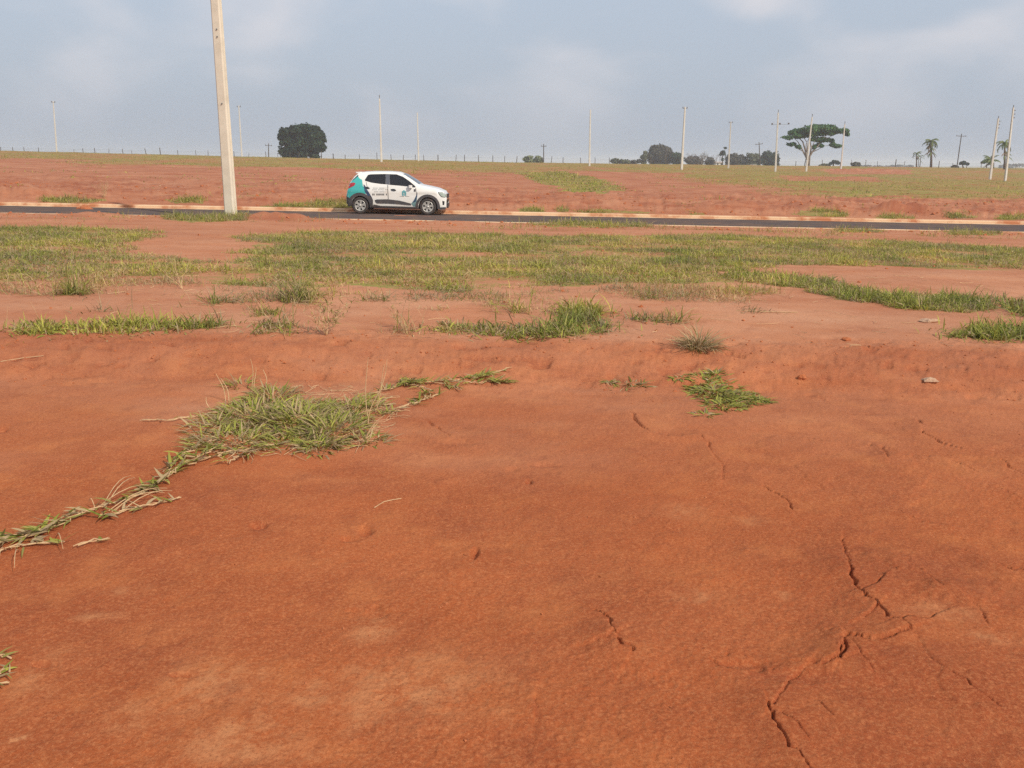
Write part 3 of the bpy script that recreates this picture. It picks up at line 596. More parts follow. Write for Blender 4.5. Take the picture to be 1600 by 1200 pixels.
def poly_clump(name, pp, n, h, w, straw, bright, label, cat='grass clump', edge=.15, segs=3, group=GR, stems=0, flat=.62):
    P = poly_world(pp); q0 = sample_poly(P, int(n*1.4), edge*1.3); q = thin(q0, -.32, 50, 3.); q = q if len(q) > n*.6 else q0[:n]; jj = RNG.random(len(q)) < .3; q[jj] += RNG.normal(0, 1, (jj.sum(), 2))*np.array([.16, .12]); c0 = Vector((*q.mean(0), 0)); c0.z = float(terr(c0.x, c0.y))
    o = turf(name, q, h, w, straw, bright, segs, flat); me = o.data
    co = np.empty(len(me.vertices)*3, np.float32); me.vertices.foreach_get('co', co); co = co.reshape(-1, 3)-np.array(c0, np.float32); me.vertices.foreach_set('co', co.ravel()); me.update()
    o.location = c0; tag(o, label, cat, group)
    for i in range(stems):
        s = q[RNG.integers(len(q))]; stem(o, Vector((s[0], s[1], float(terr(*s))))-c0, RNG.uniform(.15, .35), RNG.uniform(-.5, .5))
    return o
poly_clump('grass_clump', [(18, 516), (40, 506), (95, 508), (130, 502), (190, 498), (240, 504), (290, 508), (330, 508), (325, 516), (240, 521), (120, 524), (30, 523)], 2300, .10, .011, .16, 1.1, 'long bright green clump on the bank edge at far left', stems=3)
poly_clump('grass_tuft', [(290, 512), (330, 506), (335, 516), (300, 519)], 130, .13, .009, .45, .9, 'small faded tuft at right end of the long left clump')
poly_clump('grass_clump', [(672, 516), (700, 506), (760, 510), (830, 515), (868, 508), (872, 488), (905, 480), (940, 488), (944, 518), (890, 530), (780, 529), (700, 523)], 3000, .105, .011, .28, 1.05, 'crescent shaped green clump on the bank edge at picture centre', stems=5)
poly_clump('grass_clump', [(1478, 525), (1540, 517), (1640, 515), (1640, 534), (1500, 531)], 1700, .11, .012, .1, 1.05, 'dark green clump on the bank edge at the right picture edge')
poly_clump('grass_clump', [(1560, 478), (1600, 470), (1640, 470), (1640, 500), (1590, 492)], 700, .16, .012, .15, 1.0, 'green clump at the right edge behind the bank, above the dark green one')
poly_clump('grass_clump', [(1515, 470), (1545, 464), (1580, 470), (1570, 480), (1525, 480)], 260, .13, .011, .2, .9, 'small green tuft between the curved grass strip and right edge')
poly_clump('grass_clump', [(400, 508), (430, 502), (462, 510), (465, 522), (425, 524), (400, 518)], 420, .15, .010, .4, .9, 'mixed green and straw tuft left of the spindly shrub', stems=3)
poly_clump('grass_clump', [(378, 488), (420, 485), (440, 492), (400, 498)], 150, .09, .010, .3, .75, 'flat dark tuft above the mixed tuft left of centre')
poly_clump('grass_clump', [(440, 462), (480, 460), (485, 474), (445, 476)], 600, .19, .009, .5, .95, 'tall upright tuft just below the grass band left of centre', stems=8)
poly_clump('grass_clump', [(990, 498), (1030, 494), (1075, 502), (1060, 506), (1000, 504)], 230, .11, .010, .4, .8, 'low dull tuft right of the crescent clump')
poly_clump('grass_tuft', [(800, 486), (830, 482), (835, 488), (805, 492)], 70, .16, .009, .5, .9, 'thin tuft between crescent clump and grass band')
poly_clump('dry_tuft', [(560, 466), (600, 464), (605, 470), (565, 472)], 90, .12, .008, .75, .8, 'dry brown tuft below the grass band at centre left')
poly_clump('grass_tuft', [(310, 472), (345, 470), (352, 476), (315, 478)], 110, .14, .010, .25, .9, 'small green tuft on pink dust left of the tall upright tuft')
poly_clump('dry_tuft', [(105, 458), (125, 455), (135, 461), (110, 463)], 110, .17, .010, .35, .75, 'small tufted plant on pale dust at far left')
poly_clump('dry_tuft', [(150, 484), (185, 483), (188, 488), (152, 488)], 40, .12, .008, .85, .7, 'brown withered tuft below the small far left plant')
poly_clump('dry_tuft', [(1150, 482), (1185, 480), (1195, 490), (1155, 490)], 60, .12, .008, .7, .8, 'straw tuft beside the long pale stalk')
poly_clump('dry_tuft', [(1005, 464), (1025, 462), (1028, 468), (1008, 469)], 60, .13, .008, .6, .8, 'straw tuft below the grass band right of centre')
poly_clump('dry_tuft', [(1130, 455), (1190, 452), (1195, 460), (1135, 461)], 120, .10, .008, .6, .7, 'dull brown tuft under the start of the curved strip')
poly_clump('dry_tuft', [(615, 516), (640, 514), (645, 524), (620, 525)], 60, .20, .006, .85, .8, 'wispy straw tuft left of the crescent clump', stems=6)
# spindly shrubs with thin branching stems
def shrub(px, py, h, label, n=9, leafy=40, col=M_STRAW):
    g = gnd(px, py); m = MB(); tips = []
    for i in range(n):
        a = RNG.random()*6.28; d = Vector((math.cos(a)*.7, math.sin(a)*.7, 1)).normalized(); p = Vector((0, 0, 0)); path = [p.copy()]
        for s in range(4):
            p = p+d*h*.28; path.append(p.copy()); d = (d+Vector((RNG.normal(0, .3), RNG.normal(0, .3), 0))).normalized()
            d2 = (d+Vector((RNG.normal(0, .7), RNG.normal(0, .7), .1))).normalized(); e = p+d2*h*.25; m.tube([p, e], [.002, .001], 4); tips.append(e)
        m.tube(path, [.004, .0034, .0028, .002, .0014], 4); tips += path[2:]
    o = m.build('shrub', col); o.location = g; tag(o, label, 'shrub')
    T = np.array([tips[RNG.integers(len(tips))] for _ in range(leafy)]); T = T+RNG.normal(0, .01, T.shape)
    V, f, lt, tt = blades(T, RNG.random(leafy)*6.28, RNG.uniform(.04, .08, leafy), np.full(leafy, .010), RNG.uniform(-.2, 1., leafy), RNG.uniform(0, .8, leafy), greens(leafy, .35, .7), 2)
    mesh_np('foliage', V, f, lt, M_GRASS, o, smooth=False, attrs={'tint': tt}); return o
shrub(510, 524, .26, 'spindly brownish green shrub standing near the bank edge left of centre', 12, 170)
shrub(628, 512, .16, 'thin leafless shrub right of the spindly green one', 6, 20)
o = shrub(163, 310, .55, 'dry bush on the red slope behind the road at far left', 16, 160)
shrub(285, 452, .3, 'wiry low weed just under the grass band at left', 3, 10)
# ------------------------------------------------------------------ stones and clods
def lump(name, px, py, r, label, mt, cat, flat=.5, sx=1.3):
    g = gnd(px, py); bm_v = []; n = 10; rings = 6; m = MB()
    for i in range(rings+1):
        ph = math.pi*i/rings
        for k in range(n):
            th = 2*math.pi*k/n; d = Vector((math.sin(ph)*math.cos(th), math.sin(ph)*math.sin(th), math.cos(ph)))
            q = 1+.3*math.sin(3*d.x+px)*math.cos(4*d.y+py)+RNG.normal(0, .05)
            bm_v.append((d.x*r*q*sx, d.y*r*q, d.z*r*q*flat+r*flat*.5))
    m.add(bm_v, [(i*n+k, (i+1)*n+k, (i+1)*n+(k+1) % n, i*n+(k+1) % n) for i in range(rings) for k in range(n)])
    o = m.build(name, mt, smooth=False); o.location = g; return tag(o, label, cat)
M_STONE = mat('pale_stone', (.50, .32, .20), .85, noise=(40, (.36, .19, .11), .4, .65), bump=.004, bscale=90)
lump('stone', 1453, 597, .048, 'pale flat stone lying on bare soil at right below the bank', M_STONE, 'stone', .45, 1.3)
lump('soil_clod', 1253, 592, .032, 'dark red soil clod right of the round low clump', M_CLOD, 'clod', .7, 1.2)
lump('stone', 1451, 503, .06, 'flat pale stone half buried on dust at right', M_STONE, 'stone', .35, 1.6)
lump('soil_clod', 1322, 532, .03, 'dark red clod on the crest of the bank at right', M_CLOD, 'clod', .6, 1.3)
lump('soil_clod', 133, 330, .16, 'rounded red clod on the road verge at far left', M_CLOD, 'clod', .7, 1.5)
def crumbs(name, P, n, size, label):
    q = sample_poly(P, n, .1); m_v = []; m_f = []
    base_ = np.array([(1, 0, 0), (-.5, .87, 0), (-.5, -.87, 0), (.3, .5, .8), (-.6, .1, .75), (.35, -.5, .6)]); fs = [(0, 3, 5), (0, 1, 3), (1, 4, 3), (1, 2, 4), (2, 5, 4), (2, 0, 5), (3, 4, 5)]
    z = terr(q[:, 0], q[:, 1])
    for i in range(len(q)):
        s = size*RNG.pareto(3.0)+size*.35; s = min(s, size*3.5); a = RNG.random()*6.28; c_, s_ = math.cos(a), math.sin(a)
        v = base_*(1+RNG.normal(0, .18, base_.shape)); v = np.stack([v[:, 0]*c_-v[:, 1]*s_, v[:, 0]*s_+v[:, 1]*c_, v[:, 2]*.9-.12], 1)*s*.5+np.array([q[i, 0], q[i, 1], z[i]])
        m_v.append(v); m_f.append(np.array(fs)+6*i)
    o = mesh_np(name, np.concatenate(m_v), np.concatenate(m_f), np.full(len(q)*7, 3), M_CLOD, smooth=False); return tag(o, label, 'soil crumbs', kind='stuff')
crumbs('soil_crumbs', np.array([(-4.5, 6.2), (5.2, 6.2), (5.2, 7.7), (-4.5, 7.7)]), 5200, .009, 'crumbled red soil scattered down the face of the low bank')
crumbs('soil_grains', np.array([(-2.0, 1.8), (2.2, 1.8), (4.6, 6.2), (-3.8, 6.2)]), 9000, .0042, 'fine soil grains scattered over the bare foreground')
crumbs('verge_clods', np.array([(-18, 25.2), (17, 25.2), (17, 27.6), (-18, 27.6)]), 1500, .045, 'clods of red earth strewn along the near road verge')
crumbs('bank_clods', np.array([(-30, 34.2), (26, 34.2), (34, 43), (-34, 43)]), 4500, .055, 'clods of red earth on the cut bank behind the road')
crumbs('platform_clods', np.array([(-7, 7.6), (8, 7.6), (14, 24), (-14, 24)]), 1600, .022, 'small soil lumps scattered over the dusty level ground')
litter_mesh('straw_litter', np.array([(-3.6, 7.4), (4.6, 7.4), (6.5, 12.6), (-6.5, 12.6)]), 260, (.05, .25), .0022)
tag(bpy.context.scene.objects[-1] if False else [o for o in S.objects if o.name.startswith('straw_litter') and o.parent is None][0], 'loose straw scattered on the dusty ground between bank and grass band', 'straw', kind='stuff')
# ------------------------------------------------------------------ the poles
def hpole(m, w0, d0, w1, d1, H, rec=.16):
    """tapered double-T concrete section: chamfered flanges, recessed webs on the two narrow sides"""
    def ring(w, d, z):
        c = .13*w; r = rec*w; a, b = w/2, d/2; f = b*.50
        return [(-a+c, -b, z), (a-c, -b, z), (a, -b+c, z), (a, -f, z), (a-r, -f+r*.5, z), (a-r, f-r*.5, z), (a, f, z), (a, b-c, z), (a-c, b, z), (-a+c, b, z), (-a, b-c, z), (-a, f, z), (-a+r, f-r*.5, z), (-a+r, -f+r*.5, z), (-a, -f, z), (-a, -b+c, z)]
    n = 14; nseg = 6; vs = []
    for i in range(nseg+1):
        t = i/nseg; vs += ring(w0+(w1-w0)*t, d0+(d1-d0)*t, -.3+(H+.3)*t)
    n = 16
    fs = [(i*n+k, i*n+(k+1) % n, (i+1)*n+(k+1) % n, (i+1)*n+k) for i in range(nseg) for k in range(n)]+[tuple(nseg*n+k for k in range(n)), tuple(range(n-1, -1, -1))]
    m.add(vs, fs)
g = onground(356, 27.6); top = at(331, -90, 27.6)
pole_h = (top-g).length
root = empty('utility_pole', g, 'tall pale concrete pole rising out of the picture beside the road, nearest of all poles', 'pole')
m = MB(); hpole(m, .325, .28, .255, .20, pole_h, .10); sh = m.build('shaft', M_POLE, root); sh.rotation_euler = (0, 0, R(-8))
root.rotation_euler = Vector((0, 0, 1)).rotation_difference(top-g).to_euler()
for zz, yy in ((5.15, -.132), (5.35, -.13), (3.3, -.142)):
    m = MB(); m.tube([(.0, yy-.008, zz), (.0, yy+.02, zz)], .022, 6); m.build('bolt_plug', M_STEEL, root)
def far_pole(px, pb, pt, ptop, Y, label, arm='pin', tilt=0, first=None, w=.26, mt=None):
    d = ray(px, pb); X_ = d.x*Y/d.y; zb = float(terr(X_, Y)); b = Vector((X_, Y, zb)); tp = at(pt, ptop, Y); H = (tp-b).length
    r = empty('utility_pole', b, label, 'pole', 'concrete poles standing in the field behind the road')
    m = MB(); hpole(m, w, w*.8, w*.62, w*.5, H); s = m.build('shaft', mt or M_POLEF, r); s.rotation_euler = (0, 0, RNG.uniform(-.4, .4))
    r.rotation_euler = Vector((0, 0, 1)).rotation_difference(tp-b).to_euler()
    m = MB()
    if arm == 'pin':
        m.box(-.035, .035, -.035, .035, H-.02, H+.35); m.build('pin_bracket', M_STEEL, r)
        m = MB(); m.tube([(0, 0, H+.32), (0, 0, H+.42), (0, 0, H+.48)], [.09, .07, .04], 8); m.build('insulator', M_PORC, r)
    elif arm == 'cross':
        m.box(-.34, .34, -.04, .04, H-.25, H-.17); m.build('crossarm', M_STEEL, r)
        for x in (-.3, .3):
            m = MB(); m.tube([(x, 0, H-.17), (x, 0, H-.05), (x, 0, H+.02)], [.05, .06, .04], 8); m.build('insulator', M_PORC, r)
    elif arm == 'rack':
        for kx in (.35, .8, 1.25):
            m = MB(); m.tube([(.1, 0, H-kx), (.32, 0, H-kx)], .05, 6); m.build('insulator', M_PORC, r)
        m = MB(); m.box(.08, .13, -.04, .04, H-1.4, H-.2); m.build('bracket', M_STEEL, r)
        m = MB(); m.box(-.04, .04, -.04, .04, H-.02, H+.3); m.build('pin_bracket', M_STEEL, r)
    elif arm == 'wide':
        for x in (-.85, .35, 1.7):
            m = MB(); m.tube([(x, 0, H-1.75), (x, 0, H-1.55)], .13, 6); m.build('insulator', M_PORC, r)
        m = MB(); m.box(-1.0, 1.8, -.02, .02, H-1.79, H-1.75); m.build('crossarm', M_STEEL, r)
        m = MB(); m.box(-.04, .04, -.04, .04, H-.02, H+.45); m.build('pin_bracket', M_STEEL, r)
    return r
far_pole(89, 240, 83, 158, 166, 'slender grey pole furthest left, faint against the sky', 'cross', w=.24)
far_pole(378, 246, 373, 165, 166, 'slender grey pole just right of the near tall pole', 'cross', w=.24)
far_pole(596, 251, 593, 154, 133, 'pale pole directly behind the car, left of a fainter one', 'pin', w=.30)
far_pole(654, 252, 652, 176, 170, 'faint pale pole above the bonnet of the car', 'none', w=.27)
far_pole(921, 257, 922.5, 171, 150, 'pale pole standing alone at the middle of the skyline', 'none', w=.29)
far_pole(1065, 263, 1070.5, 167, 134, 'pale pole in front of the dark hazy trees', 'cross', w=.33)
far_pole(1138, 263, 1142, 190, 168, 'pale pole standing right of the slender tree near the white house', 'cross', w=.28)
far_pole(1211.5, 267, 1216, 176, 145, 'pale pole with a wide crossarm left of the flat topped tree', 'wide', w=.30)
far_pole(1259.5, 268, 1269, 183, 153, 'pale pole in front of the flat topped tree trunk', 'pin', w=.30)
far_pole(1313.5, 269, 1320, 194, 170, 'pale pole at right side of the flat topped tree', 'pin', w=.29)
far_pole(1547, 279, 1560, 185, 128, 'left one of two leaning pale poles near the right edge', 'rack', w=.32)
far_pole(1571, 279, 1583.5, 168, 119, 'right one of two leaning pale poles near the right edge, the taller', 'rack', w=.32)
def old_pole(px, pb, pt, ptop, Y, label, aw=1.1):
    d = ray(px, pb); X_ = d.x*Y/d.y; b = Vector((X_, Y, float(terr(X_, Y))-.3)); tp = at(pt, ptop, Y); H = (tp-b).length
    r = empty('wooden_pole', b, label, 'pole', 'old wooden poles far behind the fence'); r.rotation_euler = Vector((0, 0, 1)).rotation_difference(tp-b).to_euler()
    m = MB(); m.tube([(0, 0, 0), (0, 0, H/2), (0, 0, H)], [.18, .15, .12], 8); m.build('shaft', M_WOOD, r)
    m = MB(); m.box(-aw, aw, -.07, .07, H-.75, H-.6); m.build('crossarm', M_WOOD, r)
    for x in (-aw+.15, 0, aw-.15):
        m = MB(); m.tube([(x, 0, H-.6), (x, 0, H-.35)], .07, 6); m.build('insulator', M_PORC, r)
    return r
old_pole(419.5, 247, 419.5, 224, 290, 'short dark wooden pole left of the round dark tree')
old_pole(849.5, 254, 849.5, 225, 290, 'short dark wooden pole right of the pale green bush', .9)
old_pole(1188.5, 258, 1186, 222, 300, 'grey old pole with a crossarm before the hazy trees', 1.2)
old_pole(1495, 262, 1502.5, 209, 280, 'leaning dark pole with long crossarm between palm and leaning pale poles', 1.5)
old_pole(1040.5, 257, 1040.5, 232, 300, 'thin grey pole before the dark hazy trees left of a pale pole', .5)
# ------------------------------------------------------------------ the fence
FY = 234.0
fx0 = -152.; fence = empty('wire_fence', (0, FY, 0), 'long wire fence with thin uneven posts along the crest of the field', 'fence')
posts = []; x = fx0; me_cache = []
for kx in range(4):
    m = MB(); h_ = (1.35, 1.5, 1.2, 1.75)[kx]; r_ = (.075, .09, .06, .12)[kx]
    m.tube([(0, 0, -.4), (.02, 0, h_*.5), (.03*(kx-1), .02, h_)], [r_, r_*.95, r_*.8], 6); me = bpy.data.meshes.new('fence_post'); me.from_pydata(m.v, [], m.f); me.materials.append(M_WOOD); me_cache.append(me)
while x < 152:
    p = bpy.data.objects.new('fence_post', me_cache[RNG.choice(4, p=[.4, .3, .2, .1])]); S.collection.objects.link(p); p.parent = fence
    p.location = (x, RNG.normal(0, .15), float(terr(x, FY))); p.rotation_euler = (RNG.normal(0, .04), RNG.normal(0, .06), RNG.random()*6); p.scale = (1, 1, RNG.uniform(.8, 1.25)); posts.append(x)
    x += RNG.choice([2.2, 3.0, 3.6, 4.5])
m = MB()
for hh in (.35, .7, 1.05):
    xs = np.arange(-152, 152.1, 4.); m.tube([(xx, 0, float(terr(xx, FY))+hh+.03*math.sin(xx)) for xx in xs], .012, 3, cap=False)
m.build('fence_wire', M_WIRE, fence)
# ------------------------------------------------------------------ trees
def leafmat(name, c, c2): return mat(name, c, .65, spec=.2, noise=(.9, c2, .42, .62), transl=.15)
M_BARK = mat('bark', (.17, .13, .10), .9, noise=(3, (.10, .075, .06), .4, .6), spec=.1)
M_PBARK = mat('pale_bark', (.30, .25, .20), .9, noise=(3, (.20, .16, .13), .4, .6), spec=.1)
def leaves(name, clumps, per, size, mt, parent, hollow=.55, horiz=.3):
    """many leaf-spray quads through clump ellipsoids (cx, cy, cz, rx, ry, rz)"""
    C_ = np.array(clumps, float); vol = (C_[:, 3]*C_[:, 5])**.8; cnt = np.maximum(6, (per*len(C_)*vol/vol.sum()).astype(int))
    idx_ = np.repeat(np.arange(len(C_)), cnt); n = len(idx_); d = RNG.normal(0, 1, (n, 3)); d /= np.linalg.norm(d, axis=1)[:, None]
    r = (hollow+(1-hollow)*RNG.random(n))*(1+.12*RNG.normal(0, 1, n)); P = C_[idx_, :3]+d*r[:, None]*C_[idx_, 3:6]
    nrm = d+RNG.normal(0, .6, (n, 3)); nrm[:, 2] += horiz; nrm /= np.linalg.norm(nrm, axis=1)[:, None]
    a = np.cross(nrm, RNG.normal(0, 1, (n, 3))); a /= np.linalg.norm(a, axis=1)[:, None]; b = np.cross(nrm, a)
    s = size*(.5+.9*RNG.random(n))[:, None]; asp = (.45+.4*RNG.random(n))[:, None]
    V = np.stack([P-a*s, P+b*s*asp, P+a*s, P-b*s*asp], 1).reshape(-1, 3); f = np.arange(4*n).reshape(-1, 4)
    return mesh_np(name, V, f, np.full(n, 4), mt, parent, smooth=False)
def bt(px, py, Y, b):   # photo pixel -> tree-local point
    return at(px, py, Y)-b
def limbs(m, paths, Y, b, k=1.):
    for path in paths:
        pts = []
        for i, (px, py, r) in enumerate(path): p = bt(px, py, Y, b); p.y += (0 if i == 0 else RNG.normal(0, .4)); pts.append(p)
        m.tube(pts, [q[2]*k for q in path], 6)
def tree(name, label, Y, px, clumps_px, per, size, mt, limb_paths, group=None, depth=1., bark=None, hollow=.5, pyb=None):
    b = onground(px, Y); k = Y/F
    root = empty(name, b, label, 'tree' if 'bush' not in name else 'bush', group)
    cl_ = []
    for (cx, cy, rx, ry) in clumps_px:
        p = bt(cx, cy, Y, b); cl_.append((p.x, p.y+RNG.normal(0, rx*k*.5)*depth, p.z, rx*k, rx*k*depth, ry*k))
    if limb_paths:
        m = MB(); limbs(m, limb_paths, Y, b); m.build('trunk', bark or M_BARK, root, smooth=True)
    if cl_: leaves('crown', cl_, per, size, mt, root, hollow)
    return root
def blob(x0, x1, y0, y1, n, r, seed, flat=.8, shape=2.2):
    rg = np.random.default_rng(seed); res = []; cx, cy, rx, ry = (x0+x1)/2, (y0+y1)/2, (x1-x0)/2, (y1-y0)/2
    while len(res) < n:
        u, v = rg.uniform(-1, 1, 2)
        if abs(u)**shape+abs(v)**shape > 1: continue
        rr = r*rg.uniform(.7, 1.2); res.append((cx+u*(rx-rr*.8), cy+v*(ry-rr*flat*.8), rr, rr*flat))
    return res
M_L1 = leafmat('dark_leaves', (.014, .032, .016), (.034, .064, .026))
M_L2 = leafmat('flat_tree_leaves', (.040, .105, .034), (.08, .16, .05))
M_L3 = leafmat('brown_green_leaves', (.065, .060, .045), (.09, .085, .055))
M_L4 = leafmat('olive_leaves', (.09, .10, .055), (.13, .14, .075))
M_L5 = leafmat('palm_leaves', (.12, .17, .05), (.21, .23, .09))
M_L6 = leafmat('pale_leaves', (.17, .20, .11), (.24, .26, .15))
M_TW = mat('twigs', (.16, .135, .12), .9, spec=.1)
tree('round_tree', 'dense dark green rounded tree behind the fence, left of the car', 262, 472,
     blob(437, 508, 196, 249, 40, 11, 3, .7, 6)+blob(437, 508, 196, 249, 30, 7, 33, .7, 6)+[(446, 206, 9, 7), (462, 200, 9, 6), (478, 199, 9, 6), (494, 203, 8, 6), (441, 236, 7, 7), (503, 230, 7, 6), (506, 220, 5, 4), (450, 245, 9, 5), (470, 246, 9, 5), (492, 245, 9, 5), (440, 214, 6, 6)], 300, .42, M_L1,
     [[(470, 250, .6), (468, 235, .5), (460, 215, .3), (455, 205, .15)], [(470, 245, .5), (482, 228, .35), (492, 212, .15)]], depth=.9, hollow=.35)
Z12 = lambda a, b_: (a/12.3+1210, b_/12.3+185)
fc = [(190, 362, 55, 16), (250, 370, 90, 38), (340, 270, 80, 45), (430, 260, 90, 55), (520, 240, 110, 65), (640, 220, 120, 80), (760, 190, 120, 70), (880, 180, 140, 60), (1000, 190, 140, 75), (1100, 190, 110, 60), (1180, 240, 110, 55), (1290, 240, 100, 50), (1370, 240, 60, 40), (1400, 300, 40, 40), (420, 340, 110, 50), (540, 330, 110, 50), (660, 310, 90, 50), (800, 300, 120, 50), (950, 290, 130, 45), (1080, 290, 90, 35), (830, 400, 70, 45), (920, 410, 90, 55), (1040, 410, 70, 38), (1120, 430, 50, 40), (1120, 510, 70, 40), (1210, 535, 80, 32), (300, 500, 75, 30), (370, 490, 50, 24), (430, 540, 60, 30), (490, 560, 40, 25), (870, 500, 50, 30), (900, 530, 45, 25), (730, 400, 50, 35), (790, 530, 50, 28), (760, 560, 35, 20)]
fcp = [(*Z12(a, b_), c/12.3, d/12.3) for a, b_, c, d in fc]
def zl(*pts): return [(*Z12(a, b_), r) for a, b_, r in pts]
tree('flat_topped_tree', 'tall flat topped umbrella shaped tree with forked pale trunk at right', 252, 1262, fcp, 330, .34, M_L2,
     [zl((660, 960, .42), (650, 850, .38), (620, 740, .30), (600, 600, .22), (540, 450, .16), (480, 370, .08)), zl((620, 760, .24), (570, 650, .2), (510, 560, .15), (440, 440, .09), (380, 380, .05)), zl((655, 900, .36), (680, 730, .28), (740, 620, .22), (830, 530, .17), (900, 430, .12), (980, 330, .07)),
      zl((690, 690, .22), (700, 560, .18), (690, 420, .13), (660, 320, .07)), zl((740, 640, .14), (830, 600, .10), (950, 530, .07), (1080, 520, .05)), zl((620, 700, .16), (640, 560, .13), (620, 460, .10), (560, 360, .06)), zl((900, 440, .10), (1050, 360, .07), (1200, 300, .05)), zl((560, 640, .1), (470, 590, .07), (380, 520, .04)), zl((700, 600, .12), (760, 480, .1), (820, 360, .06)), zl((610, 640, .1), (600, 500, .08), (700, 330, .05))], bark=M_PBARK, depth=1.1, hollow=.3)
FARG = 'hazy trees far behind the fence'
tree('bushy_tree', 'largest brown green tree in the hazy group left of a pale pole', 430, 1032, blob(1010, 1053, 226, 261, 46, 7, 5)+[(1022, 232, 6, 5), (1034, 230, 6, 5), (1045, 235, 5, 4), (1048, 248, 5, 6), (1018, 250, 6, 6)], 220, .62, M_L3, [[(1032, 258, .6), (1032, 235, .3)]], FARG, hollow=.3)
tree('bushy_tree', 'small pale olive tree at left end of the hazy group', 420, 1007, blob(1000, 1014, 234, 260, 9, 4, 6), 110, .5, M_L4, [[(1007, 258, .3), (1006, 240, .1)]], FARG)
tree('bushy_tree', 'low dark tree right beside the largest brown green tree', 425, 1056, blob(1047, 1068, 236, 262, 18, 5.5, 7), 160, .55, M_L1, [[(1056, 258, .3), (1056, 245, .1)]], FARG, hollow=.3)
tree('bush', 'low scrub at the foot of the hazy trees, further left', 415, 968, blob(952, 985, 247, 257, 14, 4.2, 8, .6), 120, .5, M_L4, [[(968, 258, .2), (968, 252, .1)]], FARG)
tree('bush', 'pale green bush left of a short wooden pole on the crest', 330, 833, blob(816, 850, 243, 256, 20, 4.5, 9, .6), 120, .4, M_L6, [[(833, 256, .2), (833, 250, .1)]], None)
tree('bush', 'low bush between the small olive tree and the scrub', 418, 990, blob(982, 1004, 249, 258, 9, 4, 10, .6), 110, .5, M_L3, [[(992, 258, .2), (992, 254, .1)]], FARG)
tree('bush', 'low dense bush under the leafless spreading tree', 432, 1083, blob(1066, 1102, 244, 262, 20, 5, 31), 150, .55, M_L3, [[(1083, 259, .3), (1083, 250, .1)]], FARG, hollow=.25)
tree('bush', 'dark bush right of the leafless spreading tree', 425, 1110, blob(1100, 1117, 243, 262, 10, 5, 11), 150, .55, M_L3, [[(1110, 259, .3), (1110, 250, .1)]], FARG, hollow=.3)
tree('bushy_tree', 'rounded brown tree right of the slender tall tree', 430, 1148, blob(1132, 1158, 239, 262, 20, 6.5, 12), 190, .55, M_L3, [[(1148, 259, .3), (1148, 250, .1)]], FARG, hollow=.25)
tree('bushy_tree', 'low brown tree between the rounded brown and the olive tree', 432, 1160, blob(1150, 1168, 242, 263, 14, 5.5, 13), 160, .55, M_L3, [[(1160, 259, .3), (1160, 252, .1)]], FARG, hollow=.3)
tree('bushy_tree', 'olive tree left of the grey old pole', 430, 1176, blob(1163, 1190, 238, 263, 20, 6, 14), 190, .55, M_L4, [[(1176, 259, .3), (1176, 250, .1)]], FARG, hollow=.3)
tree('bushy_tree', 'dark green tree right of the grey old pole', 428, 1200, blob(1185, 1218, 236, 264, 28, 6.5, 15, .8, 4), 200, .55, M_L1, [[(1200, 260, .4), (1200, 248, .2)]], FARG, hollow=.25)
tree('bush', 'flat low bush behind the field right of the flat topped tree trunk', 380, 1287, blob(1277, 1298, 256, 262, 10, 3.4, 16, .5), 100, .4, M_L4, [[(1287, 262, .2), (1287, 259, .1)]], FARG)
tree('small_tree', 'small flat topped tree under the big umbrella crown', 380, 1303, [(1303, 253, 5, 2.2), (1299, 255, 4, 1.8), (1308, 255, 4, 1.6), (1304, 252, 3, 1.6)], 150, .4, M_L1, [[(1302, 262, .3), (1302, 257, .25), (1304, 253, .1)]], FARG)
tree('bush', 'rounded dark bush right of the pole beside the umbrella tree', 360, 1336, blob(1328, 1346, 254, 262, 10, 3.6, 17, .6), 130, .4, M_L3, [[(1336, 263, .2), (1336, 258, .1)]], FARG)
tree('small_tree', 'small round dark tree right of the leaning dark pole', 330, 1506, [(1506, 255, 4, 2.6), (1502, 255, 3, 2.2), (1510, 256, 3, 2), (1506, 253, 2.6, 1.6)], 170, .32, M_L1, [[(1505, 262, .25), (1505, 257, .15)]], FARG)
tree('bush', 'low dark scrub at the foot of the leaning dark pole', 300, 1492, blob(1482, 1500, 258, 263, 7, 2.5, 18, .5), 90, .3, M_L3, [[(1492, 263, .1), (1492, 260, .1)]], FARG)
ridge = blob(1560, 1690, 256, 264, 40, 4.5, 19, .55, 4)
tree('distant_tree_line', 'faint blue grey line of far trees at the right edge horizon', 1150, 1620, ridge, 60, 1.6, M_L3, None, None, hollow=.2)
tree('distant_tree_line', 'faint tree line on the far horizon between umbrella tree and palm', 1100, 1400, blob(1345, 1450, 257.5, 262.5, 34, 2.6, 20, .5, 4), 50, 1.2, M_L3, None, None, hollow=.2)
